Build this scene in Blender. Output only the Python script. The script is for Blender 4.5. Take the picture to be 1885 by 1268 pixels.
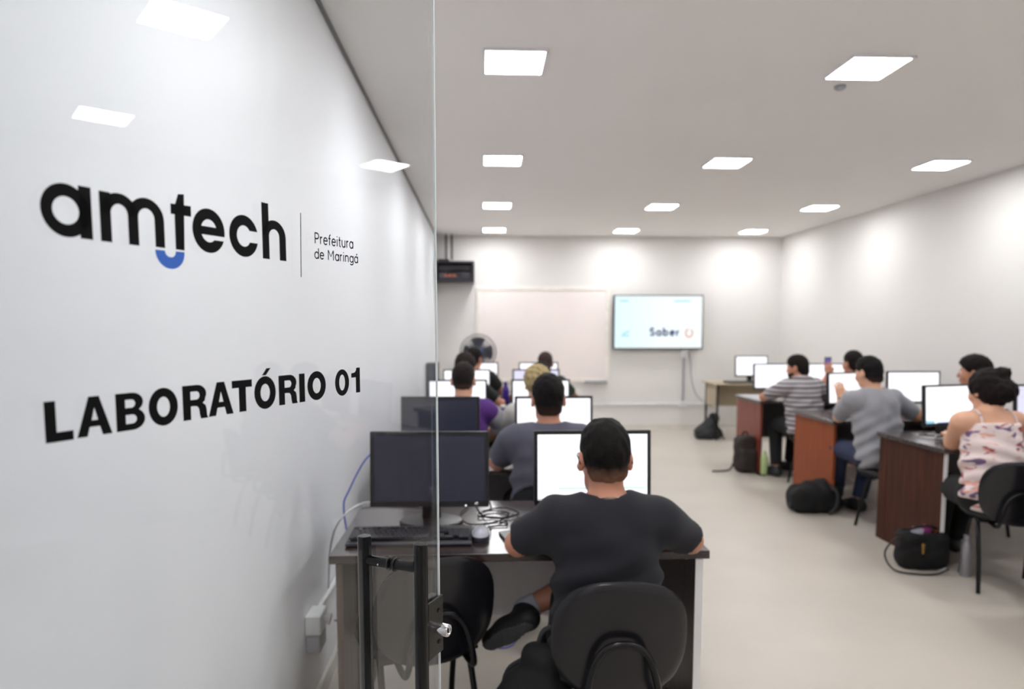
import bpy, bmesh, math, random
import numpy as np
from mathutils import Vector, Matrix
from mathutils.bvhtree import BVHTree

# ------------------------------------------------------------------ camera, world, exposure
for o in list(bpy.data.objects):
    bpy.data.objects.remove(o)
SC = bpy.context.scene
COL = SC.collection
R = math.radians
YAW, PITCH = R(2.4866), R(5.12)
cam_d = bpy.data.cameras.new('camera')
cam_d.sensor_width = 36.0
cam_d.lens = 36.0 * 1250.0 / 1885.0
cam_d.shift_y = (715.0 - 634.0) / 1885.0
cam_d.clip_start = 0.05
cam_d.dof.use_dof = True
cam_d.dof.focus_distance = 1.21
cam_d.dof.aperture_fstop = 3.2
cam = bpy.data.objects.new('camera', cam_d)
COL.objects.link(cam)
cam.location = (0, 0, 1.49)
cam.rotation_euler = (R(90) - PITCH, 0, -YAW)
SC.camera = cam

W = bpy.data.worlds.new('world')
SC.world = W
W.use_nodes = True
W.node_tree.nodes['Background'].inputs[0].default_value = (0.80, 0.86, 1.0, 1)
W.node_tree.nodes['Background'].inputs[1].default_value = 0.35
SC.view_settings.view_transform = 'Standard'
SC.view_settings.look = 'None'
SC.view_settings.gamma = 1.0
SC.view_settings.use_curve_mapping = False
SC.view_settings.exposure = 0.0
PANEL_POWER = 54.0
SCREEN_POWER = 1.35

# ------------------------------------------------------------------ materials
def lin(c):
    return tuple((v / 255.0 / 12.92) if v / 255.0 <= 0.04045 else ((v / 255.0 + 0.055) / 1.055) ** 2.4 for v in c)

def new_mat(name):
    m = bpy.data.materials.new(name)
    m.use_nodes = True
    nt = m.node_tree
    return m, nt, nt.nodes['Principled BSDF']

def mat(name, rgb, rough=0.5, metal=0.0, var=0.06, scale=12.0, bump=0.0, bscale=200.0, spec=0.5, coat=0.0, sheen=0.0, sss=0.0):
    """noise-varied principled material; rgb in 0..255 display values"""
    m, nt, b = new_mat(name)
    n = nt.nodes
    l = nt.links
    c = lin(rgb)
    tc = n.new('ShaderNodeTexCoord')
    no = n.new('ShaderNodeTexNoise')
    no.inputs['Scale'].default_value = scale
    no.inputs['Detail'].default_value = 4
    l.new(tc.outputs['Object'], no.inputs['Vector'])
    r = n.new('ShaderNodeValToRGB')
    r.color_ramp.elements[0].position = 0.3
    r.color_ramp.elements[1].position = 0.7
    r.color_ramp.elements[0].color = tuple(max(0, v * (1 - var)) for v in c) + (1,)
    r.color_ramp.elements[1].color = tuple(min(1, v * (1 + var)) for v in c) + (1,)
    l.new(no.outputs['Fac'], r.inputs['Fac'])
    l.new(r.outputs['Color'], b.inputs['Base Color'])
    b.inputs['Roughness'].default_value = rough
    b.inputs['Metallic'].default_value = metal
    b.inputs['Specular IOR Level'].default_value = spec
    b.inputs['Coat Weight'].default_value = coat
    b.inputs['Sheen Weight'].default_value = sheen
    if sss:
        b.inputs['Subsurface Weight'].default_value = sss
        b.inputs['Subsurface Radius'].default_value = (0.012, 0.005, 0.003)
        b.inputs['Subsurface Scale'].default_value = 1.0
    if bump:
        n2 = n.new('ShaderNodeTexNoise')
        n2.inputs['Scale'].default_value = bscale
        l.new(tc.outputs['Object'], n2.inputs['Vector'])
        bp = n.new('ShaderNodeBump')
        bp.inputs['Strength'].default_value = bump
        bp.inputs['Distance'].default_value = 0.002
        l.new(n2.outputs['Fac'], bp.inputs['Height'])
        l.new(bp.outputs['Normal'], b.inputs['Normal'])
    return m

def wood_mat(name, rgb, rgb2, rough=0.3, axis='Z', coat=0.3, stretch=14.0):
    m, nt, b = new_mat(name)
    n = nt.nodes
    l = nt.links
    tc = n.new('ShaderNodeTexCoord')
    mp = n.new('ShaderNodeMapping')
    s = [stretch, stretch, stretch]
    s['XYZ'.index(axis)] = 1.0
    mp.inputs['Scale'].default_value = s
    l.new(tc.outputs['Object'], mp.inputs['Vector'])
    no = n.new('ShaderNodeTexNoise')
    no.inputs['Scale'].default_value = 3.0
    no.inputs['Detail'].default_value = 6
    no.inputs['Distortion'].default_value = 0.6
    l.new(mp.outputs[0], no.inputs['Vector'])
    r = n.new('ShaderNodeValToRGB')
    r.color_ramp.elements[0].position = 0.32
    r.color_ramp.elements[1].position = 0.68
    r.color_ramp.elements[0].color = lin(rgb) + (1,)
    r.color_ramp.elements[1].color = lin(rgb2) + (1,)
    l.new(no.outputs['Fac'], r.inputs['Fac'])
    l.new(r.outputs['Color'], b.inputs['Base Color'])
    b.inputs['Roughness'].default_value = rough
    b.inputs['Specular IOR Level'].default_value = 0.5 if coat > 0.2 else 0.18
    b.inputs['Coat Weight'].default_value = coat
    b.inputs['Coat Roughness'].default_value = 0.15
    return m

def emis(name, rgb, strength):
    m, nt, b = new_mat(name)
    b.inputs['Base Color'].default_value = (0.02, 0.02, 0.02, 1)
    b.inputs['Roughness'].default_value = 0.3
    b.inputs['Emission Color'].default_value = lin(rgb) + (1,)
    b.inputs['Emission Strength'].default_value = strength
    return m

def hair_mat(name, top, low, z0, z1):
    """hair whose clipped sides are thinner and browner than the crown (a barber's fade)"""
    m, nt, b = new_mat(name)
    n = nt.nodes
    l = nt.links
    tc = n.new('ShaderNodeTexCoord')
    se = n.new('ShaderNodeSeparateXYZ')
    l.new(tc.outputs['Object'], se.inputs[0])
    no = n.new('ShaderNodeTexNoise')
    no.inputs['Scale'].default_value = 60
    l.new(tc.outputs['Object'], no.inputs['Vector'])
    ma = n.new('ShaderNodeMath')
    ma.operation = 'MULTIPLY_ADD'
    ma.inputs[1].default_value = 0.02
    l.new(no.outputs['Fac'], ma.inputs[0])
    l.new(se.outputs['Z'], ma.inputs[2])
    mr = n.new('ShaderNodeMapRange')
    mr.inputs['From Min'].default_value = z0
    mr.inputs['From Max'].default_value = z1
    l.new(ma.outputs[0], mr.inputs['Value'])
    r = n.new('ShaderNodeValToRGB')
    r.color_ramp.elements[0].color = lin(low) + (1,)
    r.color_ramp.elements[1].color = lin(top) + (1,)
    l.new(mr.outputs[0], r.inputs['Fac'])
    l.new(r.outputs['Color'], b.inputs['Base Color'])
    b.inputs['Roughness'].default_value = 0.7
    b.inputs['Specular IOR Level'].default_value = 0.15
    n2 = n.new('ShaderNodeTexNoise')
    n2.inputs['Scale'].default_value = 220
    l.new(tc.outputs['Object'], n2.inputs['Vector'])
    bp = n.new('ShaderNodeBump')
    bp.inputs['Strength'].default_value = 0.6
    bp.inputs['Distance'].default_value = 0.003
    l.new(n2.outputs['Fac'], bp.inputs['Height'])
    l.new(bp.outputs['Normal'], b.inputs['Normal'])
    return m

def stripe_mat(name, cols, pitch):
    m, nt, b = new_mat(name)
    n = nt.nodes
    l = nt.links
    tc = n.new('ShaderNodeTexCoord')
    se = n.new('ShaderNodeSeparateXYZ')
    l.new(tc.outputs['Object'], se.inputs[0])
    d = n.new('ShaderNodeMath')
    d.operation = 'DIVIDE'
    d.inputs[1].default_value = pitch
    l.new(se.outputs['Z'], d.inputs[0])
    f = n.new('ShaderNodeMath')
    f.operation = 'FRACT'
    l.new(d.outputs[0], f.inputs[0])
    r = n.new('ShaderNodeValToRGB')
    r.color_ramp.interpolation = 'CONSTANT'
    e = r.color_ramp.elements
    e[0].position = 0.0
    e[0].color = lin(cols[0][1]) + (1,)
    e[1].position = cols[1][0]
    e[1].color = lin(cols[1][1]) + (1,)
    for p, c in cols[2:]:
        q = e.new(p)
        q.color = lin(c) + (1,)
    l.new(f.outputs[0], r.inputs['Fac'])
    l.new(r.outputs['Color'], b.inputs['Base Color'])
    b.inputs['Roughness'].default_value = 0.9
    return m

def floral_mat(name):
    """large red and violet leaves printed on off-white cloth"""
    m, nt, b = new_mat(name)
    n = nt.nodes
    l = nt.links
    tc = n.new('ShaderNodeTexCoord')
    mp = n.new('ShaderNodeMapping')
    mp.inputs['Rotation'].default_value = (0.5, 0.3, 0.6)
    mp.inputs['Scale'].default_value = (1.0, 1.0, 2.2)
    l.new(tc.outputs['Object'], mp.inputs[0])
    base = None
    prev = None
    for i, (sc, lo, hi, c) in enumerate([(7, 0.60, 0.63, (158, 70, 74)), (6, 0.60, 0.63, (112, 88, 124)), (9, 0.60, 0.64, (214, 160, 146))]):
        no = n.new('ShaderNodeTexNoise')
        no.noise_dimensions = '4D'
        no.inputs['W'].default_value = 3.1 * i + 1
        no.inputs['Scale'].default_value = sc
        no.inputs['Detail'].default_value = 1.5
        no.inputs['Distortion'].default_value = 1.4
        l.new(mp.outputs[0], no.inputs['Vector'])
        mr = n.new('ShaderNodeMapRange')
        mr.inputs['From Min'].default_value = lo
        mr.inputs['From Max'].default_value = hi
        l.new(no.outputs['Fac'], mr.inputs['Value'])
        mx = n.new('ShaderNodeMix')
        mx.data_type = 'RGBA'
        l.new(mr.outputs[0], mx.inputs['Factor'])
        if prev is None:
            mx.inputs['A'].default_value = lin((222, 205, 202)) + (1,)
        else:
            l.new(prev.outputs['Result'], mx.inputs['A'])
        mx.inputs['B'].default_value = lin(c) + (1,)
        prev = mx
    l.new(prev.outputs['Result'], b.inputs['Base Color'])
    b.inputs['Roughness'].default_value = 0.85
    return m

def glass_mat():
    m, nt, b = new_mat('clear_glass')
    n = nt.nodes
    l = nt.links
    n.remove(b)
    out = n['Material Output']
    geo = n.new('ShaderNodeNewGeometry')
    mx = n.new('ShaderNodeMix')
    mx.data_type = 'FLOAT'
    mx.inputs[2].default_value = 1.52
    mx.inputs[3].default_value = 1.0 / 1.52
    l.new(geo.outputs['Backfacing'], mx.inputs[0])
    fr = n.new('ShaderNodeFresnel')
    l.new(mx.outputs[0], fr.inputs['IOR'])
    t = n.new('ShaderNodeBsdfTransparent')
    t.inputs[0].default_value = (0.960, 0.975, 0.982, 1)
    g = n.new('ShaderNodeBsdfGlossy')
    g.inputs['Roughness'].default_value = 0.0
    ms = n.new('ShaderNodeMixShader')
    l.new(fr.outputs[0], ms.inputs[0])
    l.new(t.outputs[0], ms.inputs[1])
    l.new(g.outputs[0], ms.inputs[2])
    l.new(ms.outputs[0], out.inputs['Surface'])
    return m

M = {}
M['wall'] = mat('wall_paint', (225, 222, 219), 0.7, var=0.012, scale=1.5, bump=0.08, bscale=300)
M['wall_left'] = mat('wall_paint_gloss', (248, 248, 252), 0.5, var=0.012, scale=1.5, bump=0.03, bscale=80)
M['ceiling'] = mat('ceiling_paint', (246, 243, 240), 0.85, var=0.01, scale=1.0)
M['floor'] = mat('polished_beige_floor', (189, 181, 171), 0.36, var=0.05, scale=1.6, bump=0.03, bscale=30)
M['dark_line'] = mat('dark_reveal', (86, 88, 90), 0.7)
M['baseboard'] = mat('baseboard_white', (214, 210, 203), 0.5)
M['lamp'] = emis('panel_light', (253, 254, 255), PANEL_POWER)
M['lamp_rim'] = mat('lamp_rim_white', (235, 235, 238), 0.4)
M['glass'] = glass_mat()
M['glass_edge'] = mat('polished_glass_edge', (236, 242, 240), 0.25, var=0.02)
M['vinyl_black'] = mat('black_vinyl', (10, 9, 12), 0.6, spec=0.12, var=0.03)
M['vinyl_blue'] = mat('blue_vinyl', (44, 104, 205), 0.35, var=0.03)
M['handle'] = mat('black_satin_steel', (10, 11, 13), 0.18, var=0.05, spec=0.35)
M['lockplate'] = mat('dark_bronze_plate', (58, 56, 54), 0.28, metal=0.7)
M['chrome'] = mat('chrome', (225, 225, 230), 0.08, metal=1.0, var=0.01)
M['wenge'] = wood_mat('wenge_laminate', (34, 24, 23), (58, 43, 41), 0.26, 'X', 0.5)
M['wenge_v'] = wood_mat('wenge_laminate_upright', (36, 27, 27), (60, 46, 44), 0.4, 'Z', 0.2)
M['top_right'] = wood_mat('dark_grey_laminate', (52, 44, 44), (78, 68, 67), 0.26, 'X', 0.5)
M['mahog'] = wood_mat('mahogany_laminate', (54, 28, 20), (78, 42, 30), 0.5, 'Z', 0.0)
M['orange_wood'] = wood_mat('cherry_laminate', (132, 66, 38), (146, 76, 46), 0.5, 'Z', 0.0)
M['rose_wood'] = wood_mat('rosewood_laminate', (112, 52, 42), (134, 70, 58), 0.32, 'Z', 0.2)
M['brown_side'] = wood_mat('brown_laminate', (74, 58, 52), (98, 80, 72), 0.45, 'Z', 0.1)
M['grey_panel'] = mat('light_grey_laminate', (250, 250, 255), 0.5, var=0.02)
M['dark_panel'] = mat('grey_laminate', (104, 101, 102), 0.5, var=0.03)
M['white_edge'] = mat('white_edge_band', (252, 252, 255), 0.45, var=0.01)
M['beige_board'] = mat('beige_board', (176, 162, 138), 0.5)
M['steel_leg'] = mat('dark_steel_leg', (40, 38, 38), 0.4, metal=0.3)
M['black_plastic'] = mat('black_plastic', (24, 24, 28), 0.32, var=0.05)
M['bezel'] = mat('charcoal_bezel', (30, 31, 37), 0.3, var=0.04)
M['screen_off'] = mat('unlit_screen', (50, 53, 70), 0.22, var=0.08, scale=4)
M['screen_on'] = emis('lit_screen', (250, 250, 255), SCREEN_POWER)
M['screen_lilac'] = emis('lit_screen_lilac', (226, 224, 246), 1.05)
M['screen_line'] = emis('screen_grey_line', (212, 214, 222), 1.0)
M['screen_green'] = emis('screen_green_line', (150, 232, 196), 1.0)
M['screen_blue'] = emis('screen_blue_bar', (40, 110, 190), 0.9)
M['screen_sky'] = emis('screen_sky_bar', (160, 215, 245), 1.0)
M['chair'] = mat('black_chair_vinyl', (20, 20, 24), 0.5, spec=0.3, var=0.06, bump=0.08, bscale=350)
M['chair_rim'] = mat('black_chair_rim', (26, 26, 31), 0.24, var=0.04)
M['tube'] = mat('black_tube', (18, 18, 22), 0.25, metal=0.3)
M['keys'] = mat('black_keycap', (52, 52, 58), 0.4)
M['kb_body'] = mat('keyboard_grey', (62, 62, 72), 0.4)
M['mouse_top'] = mat('silver_mouse_top', (176, 178, 190), 0.3)
M['mouse_dark'] = mat('dark_mouse_side', (58, 60, 70), 0.4)
M['cable_black'] = mat('black_cable', (8, 8, 9), 0.8)
M['cable_blue'] = mat('blue_network_cable', (112, 122, 200), 0.5)
M['cable_white'] = mat('white_cable', (205, 205, 208), 0.5)
M['conduit_grey'] = mat('grey_conduit', (150, 152, 160), 0.45)
M['conduit'] = mat('white_conduit', (226, 227, 228), 0.45)
M['conduit_grey'] = mat('grey_conduit', (150, 152, 160), 0.45)
M['board_frame'] = mat('cream_board_frame', (238, 232, 224), 0.4)
M['board'] = mat('glossy_whiteboard', (244, 234, 231), 0.14, var=0.02, scale=2.0)
M['rack'] = mat('black_rack_steel', (40, 38, 44), 0.4)
M['rack_dev'] = mat('rack_device_grey', (72, 70, 80), 0.4)
M['orange_led'] = mat('orange_label', (190, 110, 80), 0.5)
M['fan_grey'] = mat('fan_grey_wire', (72, 74, 84), 0.4)
M['fan_blade'] = mat('fan_dark_blade', (56, 58, 66), 0.4)
M['fan_blue'] = mat('fan_blue_hub', (52, 92, 160), 0.35)
M['tee_charcoal'] = mat('charcoal_cotton', (30, 30, 37), 0.95, var=0.05, bump=0.3, bscale=500, sheen=0.05)
M['tee_slate'] = mat('slate_cotton', (84, 84, 98), 0.95, var=0.05, bump=0.3, bscale=500, sheen=0.05)
M['tee_grey'] = mat('heather_grey_cotton', (146, 146, 152), 0.95, var=0.06, bump=0.3, bscale=500, sheen=0.1)
M['tee_sleeve'] = mat('pale_grey_cotton', (160, 160, 166), 0.95)
M['tee_purple'] = mat('purple_cotton', (84, 44, 120), 0.9)
M['tee_black'] = mat('black_cotton', (22, 23, 25), 0.95, sheen=0.1)
M['tee_navy'] = mat('navy_cotton', (36, 40, 60), 0.95)
M['tee_white'] = mat('off_white_cotton', (190, 188, 184), 0.95)
M['tee_green'] = mat('dark_green_cotton', (46, 62, 54), 0.95)
M['stripes'] = stripe_mat('striped_knit', [(0, (176, 170, 172)), (0.36, (58, 58, 68)), (0.52, (150, 140, 142)), (0.68, (196, 192, 196)), (0.84, (70, 70, 80))], 0.088)
M['floral'] = floral_mat('floral_print')
M['jeans'] = mat('blue_denim', (38, 46, 74), 0.9, var=0.15, scale=25)
M['trousers'] = mat('black_trousers', (12, 12, 15), 0.9)
M['shorts'] = mat('dark_shorts', (24, 25, 29), 0.9)
M['shoe'] = mat('dark_shoe', (36, 37, 40), 0.55)
M['sole'] = mat('shoe_sole_grey', (84, 84, 88), 0.6)
M['sock'] = mat('grey_sock', (176, 178, 190), 0.9)
M['eye'] = mat('eye_white', (226, 222, 216), 0.2)
M['iris'] = mat('brown_iris', (52, 32, 22), 0.2)
M['bag_black'] = mat('black_nylon', (6, 6, 7), 0.85, var=0.1, bump=0.3, bscale=60)
M['bag_grey'] = mat('dark_grey_nylon', (40, 40, 44), 0.75, var=0.15, bump=0.3, bscale=60)
M['bag_brown'] = mat('dark_brown_nylon', (44, 36, 33), 0.75, var=0.2, bump=0.3, bscale=60)
M['gold'] = mat('gold_buckle', (200, 160, 90), 0.2, metal=1.0)
M['pink'] = mat('pink_pouch', (170, 66, 140), 0.5)
M['tissue'] = mat('white_packet', (225, 225, 240), 0.4)
M['brushed'] = mat('brushed_steel', (170, 170, 178), 0.32, metal=0.8)
M['green_bottle'] = mat('pale_green_plastic', (186, 208, 148), 0.35)
M['purple_bottle'] = mat('purple_plastic', (58, 32, 130), 0.3)
M['cap_white'] = mat('white_plastic_cap', (225, 222, 214), 0.4)
M['necklace'] = mat('silver_chain', (205, 200, 195), 0.25, metal=0.9)
M['phone'] = mat('black_phone', (30, 30, 36), 0.2)
M['phone_lit'] = emis('phone_screen', (96, 84, 160), 0.9)
M['paper_red'] = mat('red_wrapper', (170, 50, 50), 0.4)
M['skin_tan'] = mat('skin_tan', (192, 134, 108), 0.5, var=0.04, scale=9, sss=0.08)
M['skin_light'] = mat('skin_light', (212, 162, 134), 0.5, var=0.04, scale=9, sss=0.08)
M['skin_brown'] = mat('skin_brown', (138, 90, 66), 0.5, var=0.04, scale=9, sss=0.08)

# ------------------------------------------------------------------ object helpers
def link(o, parent=None):
    COL.objects.link(o)
    if parent is not None:
        o.parent = parent
    return o

def thing(name, label, cat, loc=(0, 0, 0), rz=0.0, group=None):
    o = bpy.data.objects.new(name, None)
    o.empty_display_size = 0.1
    COL.objects.link(o)
    o.location = loc
    o.rotation_euler = (0, 0, rz)
    o['label'] = label
    o['category'] = cat
    if group:
        o['group'] = group
    return o

def tag(o, label, cat, group=None):
    o['label'] = label
    o['category'] = cat
    if group:
        o['group'] = group
    return o

def mesh_obj(name, me, m, parent=None, loc=None):
    o = bpy.data.objects.new(name, me)
    if m is not None and len(me.materials) == 0:
        me.materials.append(M[m] if isinstance(m, str) else m)
    link(o, parent)
    if loc:
        o.location = loc
    return o

class B:
    """collects simple solids into one bmesh"""
    def __init__(s):
        s.bm = bmesh.new()
    def box(s, c, d, bevel=0.0, rot=None):
        r = bmesh.ops.create_cube(s.bm, size=1.0)
        vs = r['verts']
        bmesh.ops.scale(s.bm, vec=d, verts=vs)
        if bevel > 0:
            es = list({e for v in vs for e in v.link_edges})
            rr = bmesh.ops.bevel(s.bm, geom=es, offset=bevel, segments=2, affect='EDGES', profile=0.5)
            vs = list({v for f in rr['faces'] for v in f.verts} | {v for v in vs if v.is_valid})
        if rot is not None:
            bmesh.ops.rotate(s.bm, verts=vs, cent=(0, 0, 0), matrix=rot)
        bmesh.ops.translate(s.bm, vec=c, verts=vs)
        return s
    def bb(s, x0, x1, y0, y1, z0, z1, bevel=0.0):
        return s.box(((x0 + x1) / 2, (y0 + y1) / 2, (z0 + z1) / 2), (x1 - x0, y1 - y0, z1 - z0), bevel)
    def tube(s, pts, r, seg=10, closed=False, caps=True):
        pts = [Vector(p) for p in pts]
        n = len(pts)
        rs = r if isinstance(r, (list, tuple)) else [r] * n
        rings = []
        up = None
        for i, p in enumerate(pts):
            if closed:
                t = (pts[(i + 1) % n] - pts[i - 1]).normalized()
            else:
                a = pts[max(i - 1, 0)]
                b = pts[min(i + 1, n - 1)]
                t = (b - a).normalized()
            if up is None:
                up = Vector((0, 0, 1)) if abs(t.z) < 0.9 else Vector((1, 0, 0))
            x = up.cross(t)
            if x.length < 1e-5:
                x = Vector((1, 0, 0)).cross(t)
            x.normalize()
            y = t.cross(x).normalized()
            up = y
            rings.append([s.bm.verts.new(p + (x * math.cos(2 * math.pi * k / seg) + y * math.sin(2 * math.pi * k / seg)) * rs[i]) for k in range(seg)])
        m = n if closed else n - 1
        for i in range(m):
            a, b = rings[i], rings[(i + 1) % n]
            for k in range(seg):
                s.bm.faces.new((a[k], a[(k + 1) % seg], b[(k + 1) % seg], b[k]))
        if caps and not closed:
            s.bm.faces.new(list(reversed(rings[0])))
            s.bm.faces.new(rings[-1])
        return s
    def lathe(s, prof, c=(0, 0, 0), seg=24, mtx=None, sx=1.0, sy=1.0):
        """prof: list of (radius, z)"""
        rings = []
        for r, z in prof:
            ring = []
            for k in range(seg):
                a = 2 * math.pi * k / seg
                v = Vector((r * math.cos(a) * sx, r * math.sin(a) * sy, z))
                if mtx is not None:
                    v = mtx @ v
                ring.append(s.bm.verts.new(v + Vector(c)))
            rings.append(ring)
        for a, b in zip(rings, rings[1:]):
            for k in range(seg):
                s.bm.faces.new((a[k], a[(k + 1) % seg], b[(k + 1) % seg], b[k]))
        s.bm.faces.new(list(reversed(rings[0])))
        s.bm.faces.new(rings[-1])
        return s
    def obj(s, name, m, parent=None, smooth=False, loc=None):
        bmesh.ops.recalc_face_normals(s.bm, faces=s.bm.faces)
        me = bpy.data.meshes.new(name)
        s.bm.to_mesh(me)
        s.bm.free()
        if smooth:
            me.shade_smooth()
            try:
                me.set_sharp_from_angle(angle=R(40))
            except Exception:
                pass
        return mesh_obj(name, me, m, parent, loc)

def struct(o):
    o['kind'] = 'structure'
    return o

def spline(pts, n=8):
    """Catmull-Rom through pts"""
    P = [Vector(p) for p in pts]
    P = [P[0] * 2 - P[1]] + P + [P[-1] * 2 - P[-2]]
    out = []
    for i in range(1, len(P) - 2):
        for k in range(n):
            t = k / n
            a, b, c, d = P[i - 1], P[i], P[i + 1], P[i + 2]
            out.append(0.5 * ((2 * b) + (c - a) * t + (2 * a - 5 * b + 4 * c - d) * t * t + (3 * b - a - 3 * c + d) * t ** 3))
    out.append(P[-2])
    return out

def copy_tree(o, parent=None):
    c = o.copy()
    COL.objects.link(c)
    c.parent = parent
    for ch in list(o.children):
        copy_tree(ch, c)
    return c

# ------------------------------------------------------------------ room
XL, XR, YB, H = -0.66, 4.375, 9.87, 2.8
YF, YC = 0.42, -1.7
T = 0.15
struct(B().bb(XL - T, XR + T, YC - T, YB + T, -0.12, 0.0).obj('floor', 'floor'))
struct(B().bb(XL - T, XR + T, YC - T, YB + T, H, H + 0.12).obj('ceiling', 'ceiling'))
struct(B().bb(XL - T, XL, YC, YB, 0.0, H).obj('wall_left', 'wall_left'))
struct(B().bb(XR, XR + T, YC, YB, 0.0, H).obj('wall_right', 'wall'))
struct(B().bb(XL - T, XR + T, YB, YB + T, 0.0, H).obj('wall_back', 'wall'))
struct(B().bb(XL - T, XR + T, YC - T, YC, 0.0, H).obj('wall_corridor', 'wall'))
struct(B().bb(0.56, XR, YF - 0.12, YF, 0.0, H).obj('wall_front', 'wall'))
struct(B().bb(XL, XL + 0.014, 0.45, YB, H - 0.016, H).obj('trim_1', 'dark_line'))
struct(B().bb(XL, XR, YB - 0.014, YB, 0.0, 0.07).obj('baseboard_back', 'baseboard'))
struct(B().bb(XR - 0.014, XR, 0.45, YB - 0.014, 0.0, 0.07).obj('baseboard_right', 'baseboard'))
struct(B().bb(XL, XL + 0.014, 0.45, YB - 0.014, 0.0, 0.07).obj('baseboard_left', 'baseboard'))

# ------------------------------------------------------------------ flush ceiling lights
LX = (0.163, 1.945, 3.69)
LY = (1.50, 3.475, 5.45, 7.42, 9.25)
proto = None
rowname = ['over the doorway, above the glass door', 'in the row nearest the camera', 'in the second row from the front', 'in the third row, halfway down the room', 'in the last row by the back wall']
colname = ['left', 'middle', 'right']
for j, y in enumerate(LY):
    for i, x in enumerate(LX):
        lab = 'square white ceiling panel light, %s one %s' % (colname[i], rowname[j])
        if proto is None:
            t = thing('ceiling_light', lab, 'ceiling light', (x, y, H), 0, 'square panel lights in the ceiling')
            b = B()
            s, e = 0.142, 0.156
            b.bb(-e, e, -e, -s, -0.012, 0.0).bb(-e, e, s, e, -0.012, 0.0).bb(-e, -s, -s, s, -0.012, 0.0).bb(s, e, -s, s, -0.012, 0.0)
            b.obj('frame', 'lamp_rim', t)
            B().bb(-s, s, -s, s, -0.010, -0.002).obj('diffuser', 'lamp', t)
            proto = t
        else:
            t = copy_tree(proto)
            t.location = (x, y, H)
            t['label'] = lab
# added panel lights in the unseen corridor, to light the near side of the glass
for x in (-0.1, 1.9):
    t = copy_tree(proto)
    t.location = (x, -0.75, H)
    t['label'] = 'added square white panel light in the unseen corridor ceiling, %s one' % ('left' if x < 1 else 'right')
b = B().lathe([(0.03, 0), (0.03, -0.012), (0.018, -0.022), (0.01, -0.024)], seg=16)
tag(b.obj('smoke_detector', 'conduit_grey', None, True, (1.95, 3.745, H)), 'small round sensor on the ceiling beside the middle front light', 'sensor')

# ------------------------------------------------------------------ glass door with lettering
DA = R(64.0)
door = bpy.data.objects.new('door_1', None)
COL.objects.link(door)
door.location = (-0.159, 1.25, 0)
door.rotation_euler = (0, 0, DA)
door['kind'] = 'structure'
GT = 0.008
B().bb(-0.87, 0.1518, 0.0, GT, 0.01, 2.60).obj('glass_pane', 'glass', door)
B().bb(0.1520, 0.1546, 0.0002, 0.0040, 0.01, 2.60).obj('glass_edge', 'glass_edge', door)
# pull handle, one bar on each face
hb = B()
def bar(y):
    q = B().lathe([(0.0115, 0.50), (0.013, 0.502), (0.013, 1.0965), (0.0115, 1.098)], (-0.014, y, 0), 28)
    return q
hn = bar(-0.0565).obj('pull_bar', 'handle', door, True)
hf = bar(0.0665).obj('pull_bar', 'handle', door, True)
for z in (1.052, 0.56):
    mt = Matrix.Rotation(R(90), 3, 'X')
    s1 = B().lathe([(0.0095, -0.0005), (0.0095, 0.0585)], (-0.014, 0, z), 20, mt).obj('standoff', 'handle', door, True)
    s2 = B().lathe([(0.0095, -0.068), (0.0095, -GT)], (-0.014, 0, z), 20, mt).obj('standoff', 'handle', door, True)
    for y0 in (0.0002, -GT - 0.0042):
        B().lathe([(0.0125, y0), (0.0135, y0 + 0.001), (0.0135, y0 + 0.003), (0.0125, y0 + 0.004)], (-0.014, 0, z), 24, mt).obj('collar', 'chair_rim', door, True)
    B().lathe([(0.0022, -0.0595), (0.0022, -0.0575)], (-0.014, 0, 0), 10, mt)
B().lathe([(0.0022, 0), (0.0016, 0.0012)], (-0.014, -0.033, 1.052 ), 12, Matrix.Rotation(R(0), 3, 'X')).obj('grub_screw', 'chrome', door)
B().lathe([(0.0022, 0), (0.0016, 0.0012)], (-0.0238, 0.030, 1.050), 12, Matrix.Rotation(R(-90), 3, 'Y')).obj('grub_screw', 'chrome', door)
# lock
B().bb(0.098, 0.1565, -0.006, -0.0002, 0.811, 0.932, 0.0015).obj('lock_plate', 'lockplate', door)
B().bb(0.098, 0.1565, GT + 0.0002, GT + 0.014, 0.811, 0.932, 0.002).obj('lock_case', 'lockplate', door)
for z in (0.905, 0.838):
    B().lathe([(0.0048, 0.006), (0.0048, 0.0078), (0.003, 0.0082)], (0.137, 0, z), 14, Matrix.Rotation(R(90), 3, 'X')).obj('lock_screw', 'chrome' if z < 0 else 'handle', door, True)
B().lathe([(0.0105, 0.006), (0.0105, 0.012), (0.0125, 0.014), (0.0130, 0.034), (0.012, 0.036), (0.009, 0.036), (0.0085, 0.0345)], (0.126, 0, 0.871), 28, Matrix.Rotation(R(90), 3, 'X')).obj('lock_cylinder', 'chrome', door, True)
B().bb(0.1248, 0.1272, -0.0362, -0.0352, 0.866, 0.876).obj('keyhole', 'handle', door)

# hinge patch and rail at the door's fixed side
B().bb(-0.87, -0.76, -0.012, GT + 0.012, 0.0, 0.10, 0.002).obj('hinge_patch', 'lockplate', door)
B().bb(-0.87, -0.76, -0.012, GT + 0.012, 2.56, 2.66, 0.002).obj('hinge_patch', 'lockplate', door)

def arc(cx, cz, rx, rz, a0, a1, n=28):
    return [(cx + rx * math.cos(R(a0 + (a1 - a0) * i / n)), cz + rz * math.sin(R(a0 + (a1 - a0) * i / n))) for i in range(n + 1)]

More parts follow.
